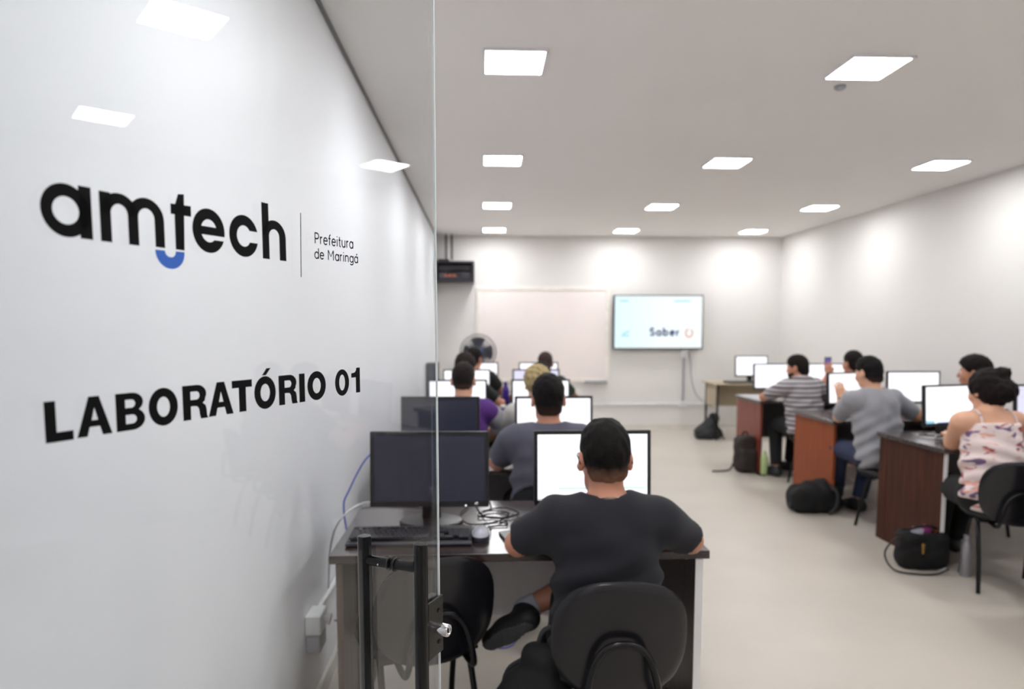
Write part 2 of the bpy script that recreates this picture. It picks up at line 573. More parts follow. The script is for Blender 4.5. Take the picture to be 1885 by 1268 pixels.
def letters(name, groups, m):
    """each group is a list of outlines filled even-odd; joined into one thin vinyl mesh on the near glass face"""
    allv, allf = [], []
    for g in groups:
        cu = bpy.data.curves.new('outline', 'CURVE')
        cu.dimensions = '2D'
        cu.fill_mode = 'BOTH'
        cu.extrude = 0.00012
        for poly in g:
            sp = cu.splines.new('POLY')
            sp.points.add(len(poly) - 1)
            for i, (x, z) in enumerate(poly):
                sp.points[i].co = (x, z, 0, 1)
            sp.use_cyclic_u = True
        co = bpy.data.objects.new('outline', cu)
        COL.objects.link(co)
        me = bpy.data.meshes.new_from_object(co)
        k = len(allv)
        allv += [(v.co.x, -0.0003 + v.co.z, v.co.y) for v in me.vertices]
        allf += [tuple(i + k for i in p.vertices) for p in me.polygons]
        bpy.data.objects.remove(co)
        bpy.data.curves.remove(cu)
        bpy.data.meshes.remove(me)
    me = bpy.data.meshes.new(name)
    me.from_pydata(allv, [], allf)
    return mesh_obj(name, me, m, door)

def rect(x0, x1, z0, z1):
    return [(x0, z0), (x1, z0), (x1, z1), (x0, z1)]

G = []
# a
G.append([arc(-0.5935, 1.6077, 0.0252, 0.0266, 0, 360, 56)[:-1], arc(-0.5936, 1.6077, 0.0136, 0.0139, 0, 360, 56)[:-1]])
G.append([rect(-0.5797, -0.5664, 1.5815, 1.6350)])
# m
G.append([rect(-0.5575, -0.5450, 1.5814, 1.6340)])
G.append([arc(-0.535, 1.6125, 0.0225, 0.0225, 0, 180) + arc(-0.535, 1.6125, 0.0100, 0.0110, 180, 0)])
G.append([rect(-0.5250, -0.5125, 1.5814, 1.6126)])
G.append([arc(-0.5021, 1.6127, 0.0229, 0.0228, 0, 180) + arc(-0.5021, 1.6127, 0.0104, 0.0112, 180, 0)])
G.append([rect(-0.4917, -0.4792, 1.5823, 1.6128)])
# t
G.append([[(-0.4645, 1.5822), (-0.4523, 1.5822), (-0.4500, 1.6485), (-0.4584, 1.6475), (-0.4630, 1.6350), (-0.4643, 1.62)]])
G.append([[(-0.4696, 1.6230), (-0.4408, 1.6236), (-0.4406, 1.6362), (-0.4694, 1.6350)]])
# e
ecx, ecz, erx, erz, irx, irz = -0.4146, 1.6103, 0.0249, 0.0272, 0.0122, 0.0140
aa = math.degrees(math.asin((1.6052 - ecz) / erz))
ab = math.degrees(math.asin((1.5998 - ecz) / erz))
ia = math.degrees(math.asin((1.5998 - ecz) / irz))
ic = math.degrees(math.asin((1.6050 - ecz) / irz))
G.append([arc(ecx, ecz, erx, erz, aa, 360 + ab, 60) + arc(ecx, ecz, irx, irz, ia, -180 - ic, 24),
          arc(ecx, ecz, irx, irz, 21, 159, 24)])
# c
ccx, ccz, crx, crz, jrx, jrz = -0.3570, 1.6109, 0.0251, 0.0273, 0.0122, 0.0138
a1 = math.degrees(math.asin((1.6188 - ccz) / crz))
a2 = math.degrees(math.asin((1.6036 - ccz) / crz))
b1 = math.degrees(math.asin((1.6188 - ccz) / jrz))
b2 = math.degrees(math.asin((1.6036 - ccz) / jrz))
G.append([arc(ccx, ccz, crx, crz, a1, 360 + a2, 60) + arc(ccx, ccz, jrx, jrz, 360 + b2, b1, 48)])
# h
G.append([rect(-0.3238, -0.3110, 1.5847, 1.6606)])
G.append([arc(-0.3010, 1.6164, 0.0228, 0.0227, 0, 180) + arc(-0.3010, 1.6164, 0.0100, 0.0105, 180, 0)])
G.append([rect(-0.2910, -0.2782, 1.5849, 1.6165)])
letters('logo_lettering', G, 'vinyl_black')
hk = letters('logo_hook', [[arc(-0.4725, 1.5788, 0.0199, 0.0200, 180, 360) + [(-0.4526, 1.5802), (-0.4649, 1.5800)] + arc(-0.47225, 1.5790, 0.00735, 0.0066, 360, 180) + [(-0.4796, 1.5794), (-0.4924, 1.5794)]]], 'vinyl_blue')
hk['label'] = 'blue half-round hook under the m and t of the logo'
letters('divider_line', [[[(-0.2486, 1.5646), (-0.2472, 1.5646), (-0.2447, 1.6580), (-0.2460, 1.6580)]]], 'vinyl_black')

def place(x0, x1, z0, z1, polys):
    return [[(x0 + (x1 - x0) * x, z0 + (z1 - z0) * z) for x, z in p] for p in polys]
gO = lambda iw, ih: [arc(0.5, 0.5, 0.5, 0.5, 0, 360, 48)[:-1], arc(0.5, 0.5, iw, ih, 0, 360, 48)[:-1]]
gL = [[(0, 0), (1, 0), (1, .235), (.40, .235), (.40, 1), (0, 1)]]
gA = [[(0, 0), (.28, 0), (.355, .235), (.645, .235), (.72, 0), (1, 0), (.655, 1), (.355, 1)], [(.415, .40), (.60, .40), (.508, .72)]]
gB = [[(0, 0)] + arc(.56, .29, .44, .29, -90, 52, 16) + [(.80, .535)] + arc(.55, .745, .40, .255, -48, 90, 16) + [(0, 1)],
      [(.32, .175), (.54, .175)] + arc(.55, .295, .155, .12, -90, 90, 12) + [(.32, .415)],
      [(.32, .60), (.52, .60)] + arc(.53, .71, .14, .11, -90, 90, 12) + [(.32, .82)]]
gR = [[(0, 0), (.31, 0), (.31, .39), (.46, .39), (.58, .37), (.65, .29), (.67, .12), (.71, 0), (1.0, 0), (1.0, .03), (.965, .08), (.955, .26), (.92, .38), (.80, .46), (.90, .53)] + arc(.58, .735, .38, .265, -30, 90, 14) + [(0, 1)],
      [(.31, .575), (.54, .575)] + arc(.55, .695, .13, .12, -90, 90, 12) + [(.31, .815)]]
gT = [[(.33, 0), (.68, 0), (.68, .765), (1, .765), (1, 1), (0, 1), (0, .765), (.33, .765)]]
g1 = [[(.52, 0), (1, 0), (1, 1), (.60, 1), (.56, .90), (.40, .82), (0, .79), (0, .62), (.52, .62)]]
Lr = []
Lr.append(place(-0.6270, -0.5988, 1.3752, 1.4168, gL))
Lr.append(place(-0.5951, -0.5562, 1.3758, 1.4178, gA))
Lr.append(place(-0.5510, -0.5159, 1.3759, 1.4178, gB))
Lr.append(place(-0.5108, -0.4714, 1.3754, 1.4199, gO(.22, .265)))
Lr.append(place(-0.4643, -0.4275, 1.3772, 1.4196, gR))
Lr.append(place(-0.4262, -0.3858, 1.3777, 1.4205, gA))
Lr.append(place(-0.3871, -0.3521, 1.3781, 1.4203, gT))
Lr.append(place(-0.3481, -0.3074, 1.3771, 1.4229, gO(.22, .265)))
Lr.append([[(-0.3329, 1.4242), (-0.3256, 1.4242), (-0.3162, 1.4337), (-0.3240, 1.4337)]])
Lr.append(place(-0.3011, -0.2630, 1.3790, 1.4216, gR))
Lr.append([rect(-0.2586, -0.2464, 1.3792, 1.4218)])
Lr.append(place(-0.2406, -0.1980, 1.3790, 1.4235, gO(.22, .265)))
Lr.append(place(-0.1750, -0.1391, 1.3799, 1.4228, gO(.21, .30)))
Lr.append(place(-0.1326, -0.1093, 1.3817, 1.4233, g1))
letters('room_lettering', Lr, 'vinyl_black')

# small stroke lettering
def circ(cx, cy, rx, ry, a0=0, a1=360, n=20):
    return arc(cx, cy, rx, ry, a0, a1, n)
xh = 0.70
GLY = {
 'P': (.62, [[(.07, 0), (.07, 1)], [(.07, .97), (.30, .97)] + circ(.30, .71, .26, .26, 90, -90, 12) + [(.07, .45)]]),
 'r': (.36, [[(.07, 0), (.07, xh)], circ(.30, .42, .23, .24, 175, 85, 8)]),
 'e': (.62, [[(.07, .36), (.56, .36)] + circ(.31, .34, .25, .32, 5, 320, 20)]),
 'f': (.34, [[(.14, 0), (.14, .80)] + circ(.30, .80, .16, .18, 180, 85, 6), [(.0, .64), (.30, .64)]]),
 'i': (.20, [[(.09, 0), (.09, xh)], [(.09, .88), (.09, .98)]]),
 't': (.34, [[(.14, .95), (.14, .16)] + circ(.28, .16, .14, .14, 180, 280, 6), [(.0, .64), (.30, .64)]]),
 'u': (.60, [[(.07, xh), (.07, .28)] + circ(.29, .28, .22, .26, 180, 360, 14), [(.51, xh), (.51, 0)]]),
 'a': (.62, [circ(.31, .34, .25, .32), [(.56, xh), (.56, 0)]]),
 'd': (.62, [circ(.31, .34, .25, .32), [(.56, 1.05), (.56, 0)]]),
 'M': (.92, [[(.08, 0), (.08, 1)], [(.08, 1), (.44, .36), (.80, 1)], [(.80, 1), (.80, 0)]]),
 'n': (.60, [[(.07, 0), (.07, xh)], circ(.29, .40, .22, .26, 180, 0, 14) + [(.51, 0)]]),
 'g': (.62, [circ(.31, .34, .25, .32), [(.56, xh), (.56, -.08)] + circ(.31, -.06, .25, .20, 0, -150, 12)]),
 "'": (0, [[(-.36, .82), (-.24, 1.0)]]),
 ' ': (.30, []),
}
def stroke_text(name, text, x0, x1, zb0, zb1, cap, m, parent=None, sw=0.085):
    adv = sum(GLY[c][0] + (.10 if c != "'" else 0) for c in text)
    s = (x1 - x0) / adv
    V, Fc = [], []
    x = 0
    for c in text:
        w, st = GLY[c]
        for pl in st:
            pts = []
            for (px, pz) in pl:
                q = (x0 + (x + px) * s, zb0 + (zb1 - zb0) * (x + px) / adv + pz * cap)
                if not pts or abs(pts[-1][0] - q[0]) + abs(pts[-1][1] - q[1]) > 1e-6:
                    pts.append(q)
            n = len(pts)
            k = len(V)
            hw = sw * cap / 2
            for i in range(n):
                a = pts[max(i - 1, 0)]
                b = pts[min(i + 1, n - 1)]
                dx, dz = b[0] - a[0], b[1] - a[1]
                L = math.hypot(dx, dz) or 1
                nx, nz = -dz / L * hw, dx / L * hw
                V.append((pts[i][0] + nx, -0.0004, pts[i][1] + nz))
                V.append((pts[i][0] - nx, -0.0004, pts[i][1] - nz))
            for i in range(n - 1):
                Fc.append((k + 2 * i, k + 2 * i + 1, k + 2 * i + 3, k + 2 * i + 2))
        x += w + (.10 if c != "'" else 0)
    me = bpy.data.meshes.new(name)
    me.from_pydata(V, [], Fc)
    return mesh_obj(name, me, m, parent if parent else door)
stroke_text('small_lettering', 'Prefeitura', -0.2158, -0.1185, 1.6173, 1.6191, 0.0162, 'vinyl_black', sw=0.135)
stroke_text('small_lettering', "de Maringa'", -0.2172, -0.1062, 1.5946, 1.5968, 0.0150, 'vinyl_black', sw=0.14)

# ------------------------------------------------------------------ wall fittings
bbk = YB
# whiteboard
wb = thing('whiteboard', 'large glossy whiteboard with a cream frame on the back wall', 'whiteboard', (0.88, bbk, 0))
x0, x1, z0, z1, f = -0.965, 0.965, 0.70, 2.08, 0.055
b = B()
b.bb(x0, x1, -0.03, -0.002, z0, z0 + f, 0.004).bb(x0, x1, -0.03, -0.002, z1 - f, z1, 0.004).bb(x0, x0 + f, -0.03, -0.002, z0 + f, z1 - f, 0.004).bb(x1 - f, x1, -0.03, -0.002, z0 + f, z1 - f, 0.004)
b.obj('frame', 'board_frame', wb)
B().bb(x0 + f, x1 - f, -0.02, -0.003, z0 + f, z1 - f).obj('writing_surface', 'board', wb)
B().bb(0.60, 0.93, -0.10, -0.03, 0.692, 0.704, 0.003).bb(0.60, 0.93, -0.104, -0.098, 0.692, 0.72, 0.002).obj('pen_tray', 'conduit_grey', wb)
# television
tv = thing('television', 'wall-mounted television showing the word Saber on a white screen', 'television', (2.545, bbk, 0))
B().bb(-0.655, 0.655, -0.10, -0.05, 1.180, 1.960, 0.008).obj('casing', 'black_plastic', tv)
B().bb(-0.30, 0.30, -0.05, -0.001, 1.35, 1.75).obj('wall_bracket', 'black_plastic', tv)
TVM, nt_, b_ = new_mat('tv_picture')
n_ = nt_.nodes
tc_ = n_.new('ShaderNodeTexCoord')
se_ = n_.new('ShaderNodeSeparateXYZ')
nt_.links.new(tc_.outputs['Object'], se_.inputs[0])
ax_ = n_.new('ShaderNodeMath')
ax_.operation = 'MULTIPLY_ADD'
ax_.inputs[1].default_value = 0.55
ax_.inputs[2].default_value = 0.45
nt_.links.new(se_.outputs['X'], ax_.inputs[0])
cr_ = n_.new('ShaderNodeValToRGB')
cr_.color_ramp.elements[0].position = 0.10
cr_.color_ramp.elements[0].color = lin((226, 250, 254)) + (1,)
cr_.color_ramp.elements[1].position = 0.5
cr_.color_ramp.elements[1].color = lin((246, 255, 255)) + (1,)
nt_.links.new(ax_.outputs[0], cr_.inputs[0])
nt_.links.new(cr_.outputs[0], b_.inputs['Emission Color'])
b_.inputs['Base Color'].default_value = (0.02, 0.02, 0.02, 1)
b_.inputs['Emission Strength'].default_value = 1.02
B().bb(-0.638, 0.638, -0.1035, -0.099, 1.197, 1.945).obj('screen', TVM, tv)
M['tv_navy'] = emis('tv_navy_ink', (26, 48, 112), 1.0)
M['tv_cyan'] = emis('tv_cyan_ink', (150, 222, 232), 1.0)
M['tv_orange'] = emis('tv_orange_ink', (226, 120, 96), 1.0)
# bold word: S a b e r
def ribbon(poly, w):
    out = []
    n = len(poly)
    L, Rr = [], []
    for i in range(n):
        a = poly[max(i - 1, 0)]
        c = poly[min(i + 1, n - 1)]
        dx, dz = c[0] - a[0], c[1] - a[1]
        l = math.hypot(dx, dz) or 1
        L.append((poly[i][0] - dz / l * w / 2, poly[i][1] + dx / l * w / 2))
        Rr.append((poly[i][0] + dz / l * w / 2, poly[i][1] - dx / l * w / 2))
    return L, Rr
def flat_strokes(name, strokes, w, m, parent, y):
    V, F = [], []
    for pl in strokes:
        L, Rr = ribbon(pl, w)
        k = len(V)
        for p, q in zip(L, Rr):
            V += [(p[0], y, p[1]), (q[0], y, q[1])]
        F += [(k + 2 * i, k + 2 * i + 1, k + 2 * i + 3, k + 2 * i + 2) for i in range(len(pl) - 1)]
    me = bpy.data.meshes.new(name)
    me.from_pydata(V, [], F)
    return mesh_obj(name, me, m, parent)
zb, cp = 1.372, 0.118
def gl(x, pts):
    return [(x + px * cp, zb + pz * cp) for px, pz in pts]
S_ = circ(.30, .72, .22, .19, 20, 270, 12) + circ(.30, .29, .24, .22, 90, -160, 12)
st = [gl(-0.125, S_), gl(-0.030, circ(.30, .33, .24, .27)), gl(-0.030, [(.55, .62), (.55, 0)]),
      gl(0.068, [(.08, 1), (.08, 0)]), gl(0.068, circ(.33, .33, .24, .27)),
      gl(0.168, [(.08, .34), (.55, .34)] + circ(.31, .33, .24, .27, 5, 320)), gl(0.262, [(.08, 0), (.08, .62)]), gl(0.262, circ(.30, .34, .22, .22, 175, 80, 8))]
flat_strokes('screen_word', st, 0.026, 'tv_navy', tv, -0.1042)
flat_strokes('screen_ring', [[(0.452 + 0.05 * math.cos(R(a)), 1.412 + 0.058 * math.sin(R(a))) for a in range(100, 430, 10)]], 0.018, 'tv_orange', tv, -0.1042)
for ln in ([(0.22, 1.872), (0.46, 1.872)], [(-0.57, 1.872), (-0.44, 1.872)], [(-0.52, 1.40), (-0.42, 1.44)], [(-0.54, 1.375), (-0.42, 1.375)]):
    flat_strokes('screen_small_print', [ln], 0.020, 'tv_cyan', tv, -0.1042)
# conduit under the television with outlet box
cd_ = thing('cable_conduit', 'white vertical conduit running down from the television to the wall trunking', 'conduit', (2.955, bbk, 0))
B().tube([(0, -0.02, 0.39), (0, -0.02, 1.10)], 0.014).obj('pipe', 'conduit_grey', cd_, True)
B().bb(-0.045, 0.045, -0.05, -0.002, 1.05, 1.19, 0.006).obj('outlet_box', 'conduit', cd_)
tr_ = thing('wall_trunking', 'long white cable trunking low on the back wall', 'trunking', (0, bbk, 0))
B().bb(XL + 0.02, 3.45, -0.028, -0.002, 0.35, 0.385, 0.003).obj('duct', 'conduit', tr_)
B().bb(2.90, 3.01, -0.05, -0.028, 0.32, 0.41, 0.005).obj('junction_box', 'conduit', tr_)
tag(B().tube(spline([(3.00, 9.84, 1.16), (3.05, 9.84, 1.02), (3.07, 9.84, 0.75), (3.14, 9.84, 0.52), (3.26, 9.845, 0.40)]), 0.006, 6).obj('power_cord', 'conduit_grey', None, True), 'thin grey cord curving down beside the conduit under the television', 'cord')
# network rack
rk = thing('network_rack', 'black network equipment rack mounted high in the back left corner', 'rack', (-0.375, bbk, 0))
B().bb(-0.265, 0.265, -0.42, -0.002, 2.12, 2.145).bb(-0.265, 0.265, -0.42, -0.002, 2.375, 2.40).bb(-0.265, -0.245, -0.42, -0.002, 2.145, 2.375).bb(0.245, 0.265, -0.42, -0.002, 2.145, 2.375).bb(-0.245, 0.245, -0.02, -0.004, 2.145, 2.375).obj('cabinet', 'rack', rk)
B().bb(-0.225, 0.225, -0.36, -0.05, 2.16, 2.25, 0.004).obj('network_switch', 'rack_dev', rk)
B().bb(-0.225, 0.225, -0.34, -0.05, 2.27, 2.35, 0.004).obj('network_switch', 'rack', rk)
B().bb(-0.15, 0.02, -0.366, -0.360, 2.19, 2.225).obj('front_label', 'orange_led', rk)
b = B()
for i in range(8):
    b.bb(0.04 + i * 0.021, 0.053 + i * 0.021, -0.366, -0.36, 2.19, 2.21)
b.obj('port_row', 'bezel', rk)
b = B()
for k in range(4):
    b.tube(spline([(-0.10 + k * 0.07, -0.362, 2.20), (-0.09 + k * 0.05, -0.40, 2.24), (0.02 + k * 0.04, -0.39, 2.31)], 5), 0.006, 6)
b.obj('patch_cord', 'cable_black', rk, True)
B().bb(-0.24, -0.08, -0.32, -0.08, 2.401, 2.44, 0.01).obj('top_box', 'bezel', rk)
for x in (-0.13, -0.05):
    tag(B().tube([(-0.375 + x, 9.72, 2.44), (-0.375 + x, 9.72, 2.79)], 0.016, 10).obj('rack_conduit', 'rack', None, True), 'dark conduit from the ceiling to the corner rack, the %s of the pair' % ('left' if x < -0.1 else 'right'), 'conduit', 'dark conduits above the rack')
# low conduit and junction box on the left wall
lc = thing('wall_outlet_box', 'white double junction box with conduit low on the left wall behind the glass door', 'outlet', (XL, 2.50, 0))
B().bb(0.001, 0.06, -0.055, 0.055, 0.355, 0.43, 0.006).obj('upper_box', 'conduit', lc)
B().bb(0.001, 0.055, -0.05, 0.05, 0.285, 0.352, 0.006).obj('lower_box', 'conduit_grey', lc)
B().tube([(0.02, 0.055, 0.40), (0.02, 7.0, 0.40)], 0.0125, 10).obj('pipe', 'conduit', lc, True)
B().tube([(0.058, 0.0, 0.40), (0.085, 0.0, 0.395)], [0.016, 0.022], 10).obj('plug', 'cable_white', lc, True)
tag(B().tube(spline([(-0.56, 2.50, 0.39), (-0.52, 2.62, 0.34), (-0.55, 2.8, 0.5), (-0.59, 2.85, 0.72), (-0.57, 2.87, 0.80), (-0.50, 2.90, 0.93), (-0.42, 2.93, 0.98)]), 0.004, 6).obj('network_cable', 'cable_blue', None, True), 'thin blue cable rising between the left wall and the nearest desk', 'cable')
tag(B().tube(spline([(-0.64, 2.75, 0.42), (-0.62, 2.72, 0.60), (-0.56, 2.62, 0.74), (-0.50, 2.78, 0.765), (-0.40, 2.78, 0.762), (-0.25, 2.74, 0.762)]), 0.0045, 6).obj('white_cable', 'cable_white', None, True), 'thick white cable coming up the left wall onto the nearest desk', 'cable')

# ------------------------------------------------------------------ desks
def desk(label, x0, y0, w, d, top, side_l, side_r, modesty, edge, group, h=0.755, low=0.29):
    t = thing('desk', label, 'desk', (x0, y0, 0), 0, group)
    B().bb(0, w, 0, d, h - 0.028, h, 0.002).obj('desktop', top, t)
    B().bb(0.018, 0.040, 0.020, d - 0.02, 0.0, h - 0.0285).obj('side_panel', side_l, t)
    B().bb(w - 0.040, w - 0.018, 0.020, d - 0.02, 0.0, h - 0.0285).obj('side_panel', side_r, t)
    B().bb(0.0405, w - 0.0405, d - 0.09, d - 0.072, low, h - 0.029).obj('modesty_panel', modesty, t)
    if edge:
        for xa in ((0.0165, 0.0415), (w - 0.0415, w - 0.0165)):
            if edge == 'r' and xa[0] < 0.1:
                continue
            B().bb(xa[0], xa[1], 0.0175, 0.0199, 0.0, h - 0.0285).obj('edge_band', 'white_edge', t)
    return t
ML = [2.49, 3.78, 5.03, 6.28, 7.55]
rn = ['nearest', 'second', 'third', 'fourth', 'last']
for i, my in enumerate(ML):
    t = desk('dark wenge two-seat desk along the left wall, %s row from the camera' % rn[i], -0.50, my - 0.33, 1.25, 0.68, 'wenge', 'brown_side' if i == 0 else 'wenge_v', 'wenge_v', 'grey_panel' if i == 0 else 'dark_panel', 'r' if i == 0 else 'lr', 'desks in the left bank')
    if i == 0:
        # pipe feet and a bolt head under the near right corner
        B().lathe([(0.006, 0), (0.006, 0.004), (0.003, 0.005)], (1.18, 0.03, 0.718), 10).obj('bolt', 'chrome', t)
tA = desk('mahogany desk with a white front edge in the right bank, nearest the camera', 2.795, 3.95, 1.27, 0.71, 'top_right', 'mahog', 'mahog', 'dark_panel', 'l', 'desks in the right bank')
B().bb(0.0165, 0.0178, 0.60, 0.69, 0.0, 0.726).obj('panel_strip', 'mahog', tA)
B().bb(0.005, 0.07, 0.0, 0.05, 0.0, 0.008).obj('foot_glide', 'white_edge', tA)
tB = desk('desk with a bright cherry-orange side panel in the middle of the right bank', 2.765, 5.20, 1.27, 0.71, 'top_right', 'orange_wood', 'orange_wood', 'dark_panel', None, 'desks in the right bank')
tC = desk('desk with a rosewood side panel in the right bank, third from the camera', 2.785, 6.67, 1.27, 0.68, 'top_right', 'rose_wood', 'rose_wood', 'dark_panel', None, 'desks in the right bank')
desk('dark desk of the right bank just outside the picture, reflected in the glass door', 2.80, 2.62, 1.27, 0.70, 'top_right', 'mahog', 'mahog', 'dark_panel', None, 'desks in the right bank')
# small teacher's table
tD = thing('school_table', 'small table with dark metal legs and beige front panel by the back wall', 'table', (3.06, 8.78, 0))
B().bb(0, 1.15, 0, 0.55, 0.735, 0.755, 0.003).obj('tabletop', 'beige_board', tD)
B().bb(0.08, 1.07, 0.50, 0.515, 0.40, 0.733).obj('modesty_panel', 'beige_board', tD)
B().bb(0.045, 0.06, 0.08, 0.50, 0.44, 0.733).obj('side_panel', 'beige_board', tD)
for x in (0.05, 1.10):
    for y in (0.05, 0.50):
        B().tube([(x, y, 0.0), (x, y, 0.735)], 0.016, 10).obj('leg', 'steel_leg', tD, True)

# ------------------------------------------------------------------ monitors
def make_monitor(label, x, y, rz, screen, z=0.7555, w=0.44, h=0.28, group='desktop monitors', extras=None, led=False, tilt=-4):
    t = thing('monitor', label, 'monitor', (x, y, z), rz, group)
    zc = 0.072 + h / 2
    ML_ = Matrix.Translation((0, 0, zc)) @ Matrix.Rotation(R(tilt), 4, 'X')
    b = B()
    b.bb(-w / 2, w / 2, 0.0, 0.022, -h / 2, h / 2, 0.005)
    b.bb(-w / 2 + 0.05, w / 2 - 0.05, 0.022, 0.045, -h / 2 + 0.04, h / 2 - 0.04, 0.008)
    o = b.obj('casing', 'bezel', t)
    o.matrix_local = ML_
    bz = 0.014
    fr = B()
    fr.bb(-w / 2 + 0.001, w / 2 - 0.001, -0.004, 0.0, h / 2 - bz, h / 2 - 0.001).bb(-w / 2 + 0.001, w / 2 - 0.001, -0.004, 0.0, -h / 2 + 0.001, -h / 2 + bz + 0.007)
    fr.bb(-w / 2 + 0.001, -w / 2 + bz, -0.004, 0.0, -h / 2 + bz, h / 2 - bz).bb(w / 2 - bz, w / 2 - 0.001, -0.004, 0.0, -h / 2 + bz, h / 2 - bz)
    f = fr.obj('bezel', 'black_plastic', t)
    f.matrix_local = ML_
    s = B().bb(-w / 2 + bz, w / 2 - bz, -0.0015, -0.0002, -h / 2 + bz + 0.007, h / 2 - bz).obj('screen', screen, t)
    s.matrix_local = ML_
    B().bb(-0.035, 0.035, 0.046, 0.070, 0.012, 0.19, 0.006).obj('stand_neck', 'black_plastic', t)
    B().lathe([(0.118, 0.0), (0.12, 0.004), (0.115, 0.010), (0.05, 0.016)], (0, 0.045, 0), 36, sy=0.80).obj('stand_base', 'black_plastic', t, True)
    if led:
        e = B().lathe([(0.0075, 0), (0.006, 0.0012)], (w / 2 - 0.045, -0.0045, -h / 2 + 0.0115), 20, Matrix.Rotation(R(90), 3, 'X')).obj('round_badge', 'chrome', t, True)
        e.matrix_local = ML_
        e = B().lathe([(0.0035, 0), (0.0030, 0.0012)], (w / 2 - 0.085, -0.0045, -h / 2 + 0.006), 14, Matrix.Rotation(R(90), 3, 'X')).obj('power_light', 'screen_on', t, True)
        e.matrix_local = ML_
    for nm, m, r in (extras or []):
        e = B().bb(r[0], r[1], -0.0022, -0.0016, r[2], r[3]).obj(nm, m, t)
        e.matrix_local = ML_
    return t
gm = 'computer monitors on the desks'
make_monitor('unlit dark monitor on the nearest desk, behind the glass door edge', -0.198, 2.49, R(-2), 'screen_off', group=gm, led=True)
make_monitor('lit monitor on the nearest desk, in front of the man in charcoal', 0.41, 2.49, R(0), 'screen_on', group=gm, led=True, extras=[
    ('screen_line', 'screen_line', (-0.155, -0.153, -0.03, 0.10)), ('screen_line', 'screen_line', (-0.12, 0.19, 0.103, 0.105)), ('screen_line', 'screen_line', (-0.19, -0.16, 0.06, 0.062)),
    ('screen_line', 'screen_line', (-0.20, 0.20, 0.112, 0.1135)), ('screen_green_line', 'screen_green', (-0.13, 0.20, -0.078, -0.074)), ('screen_line', 'screen_line', (-0.204, 0.204, -0.118, -0.112))])
make_monitor('unlit dark monitor on the second desk of the left bank', -0.237, 3.78, R(-2), 'screen_off', group=gm)
make_monitor('lit monitor in front of the man in the slate t-shirt', 0.40, 3.78, 0, 'screen_on', group=gm)
make_monitor('lit monitor in front of the student in purple with pale sleeves', -0.186, 5.03, 0, 'screen_on', group=gm, extras=[('screen_line', 'bezel', (-0.075, -0.069, -0.14, -0.06))])
make_monitor('lit monitor in front of the blond student', 0.433, 5.03, 0, 'screen_on', group=gm)
make_monitor('lit monitor on the fourth left desk, nearer the left wall', -0.146, 6.28, 0, 'screen_on', group=gm, extras=[('screen_patch', 'screen_green', (-0.115, -0.06, -0.06, -0.01))])
make_monitor('lilac-tinted monitor on the fourth left desk, nearer the aisle', 0.497, 6.28, 0, 'screen_lilac', group=gm)
make_monitor('lit monitor on the last left desk, beside the fan', -0.045, 7.55, 0, 'screen_on', group=gm)
make_monitor('lit monitor on the last left desk, before the student with cropped hair', 0.625, 7.55, 0, 'screen_on', group=gm)
make_monitor('lit monitor before the woman in the floral top, blue bar at its foot', 3.16, 4.44, R(14), 'screen_on', group=gm, extras=[
    ('task_bar', 'screen_blue', (-0.11, 0.206, -0.119, -0.113)), ('screen_corner', 'screen_sky', (-0.206, -0.13, -0.119, -0.100))])
make_monitor('left monitor on the out-of-frame desk reflected in the glass door', 3.12, 3.02, 0, 'screen_off', group=gm)
make_monitor('right monitor on the out-of-frame desk reflected in the glass door', 3.74, 3.02, 0, 'screen_off', group=gm)
make_monitor('monitor showing a pale table at the right edge of the picture', 3.83, 4.46, R(8), 'screen_lilac', group=gm, extras=[
    ('screen_line', 'screen_line', (-0.19, 0.2, 0.10, 0.106)), ('screen_line', 'screen_line', (-0.19, 0.2, 0.05, 0.056)), ('screen_line', 'screen_line', (-0.15, -0.145, -0.1, 0.1))])
make_monitor('lit monitor before the man in the heather grey t-shirt', 3.16, 5.72, R(16), 'screen_on', group=gm)
make_monitor('lit monitor standing between the grey t-shirt man and the bearded profile on the right', 3.765, 5.76, R(-2), 'screen_on', group=gm, w=0.47, h=0.285)
make_monitor('lit monitor before the man in the striped shirt', 3.12, 7.16, R(6), 'screen_on', group=gm)
make_monitor('lit monitor before the student holding up a phone', 3.71, 7.16, 0, 'screen_on', group=gm)
make_monitor('lit monitor on the small table by the back wall', 3.64, 9.04, 0, 'screen_on', group=gm, w=0.45, h=0.285, z=0.7555)

# ------------------------------------------------------------------ keyboard, mouse and clutter
kb = thing('keyboard', 'black full-size keyboard on the nearest desk under the unlit monitor', 'keyboard', (-0.252, 2.255, 0.7555))
def kz(y):
    return 0.014 + y * 0.06
b = B()
b.box((0, 0.080, 0.011), (0.425, 0.155, 0.014), 0.003, Matrix.Rotation(R(3.4), 3, 'X'))
b.obj('key_tray', 'black_plastic', kb)
B().bb(-0.2125, 0.2125, -0.012, 0.006, 0.002, 0.012, 0.003).obj('palm_strip', 'kb_body', kb)
kme = {}
def key(w):
    k = round(w, 4)
    if k not in kme:
        bb_ = B().box((0, 0, 0.004), (w - 0.002, 0.0145, 0.008), 0.0015)
        me = bpy.data.meshes.new('key')
        bb_.bm.to_mesh(me)
        bb_.bm.free()
        me.materials.append(M['keys'])
        kme[k] = me
    return kme[k]
def put_key(x, y, w):
    o = bpy.data.objects.new('key', key(w))
    link(o, kb)
    o.location = (x, y, kz(y) + 0.0035)
    o.rotation_euler = (R(3.4), 0, 0)
u = 0.0178
rows = [[1.25, 1.25, 1.25, 6.0, 1.25, 1.25, 1.5, 1.25], [2.25] + [1] * 10 + [2.75], [1.75] + [1] * 11 + [2.25], [1.5] + [1] * 12 + [1.5], [1] * 13 + [2]]
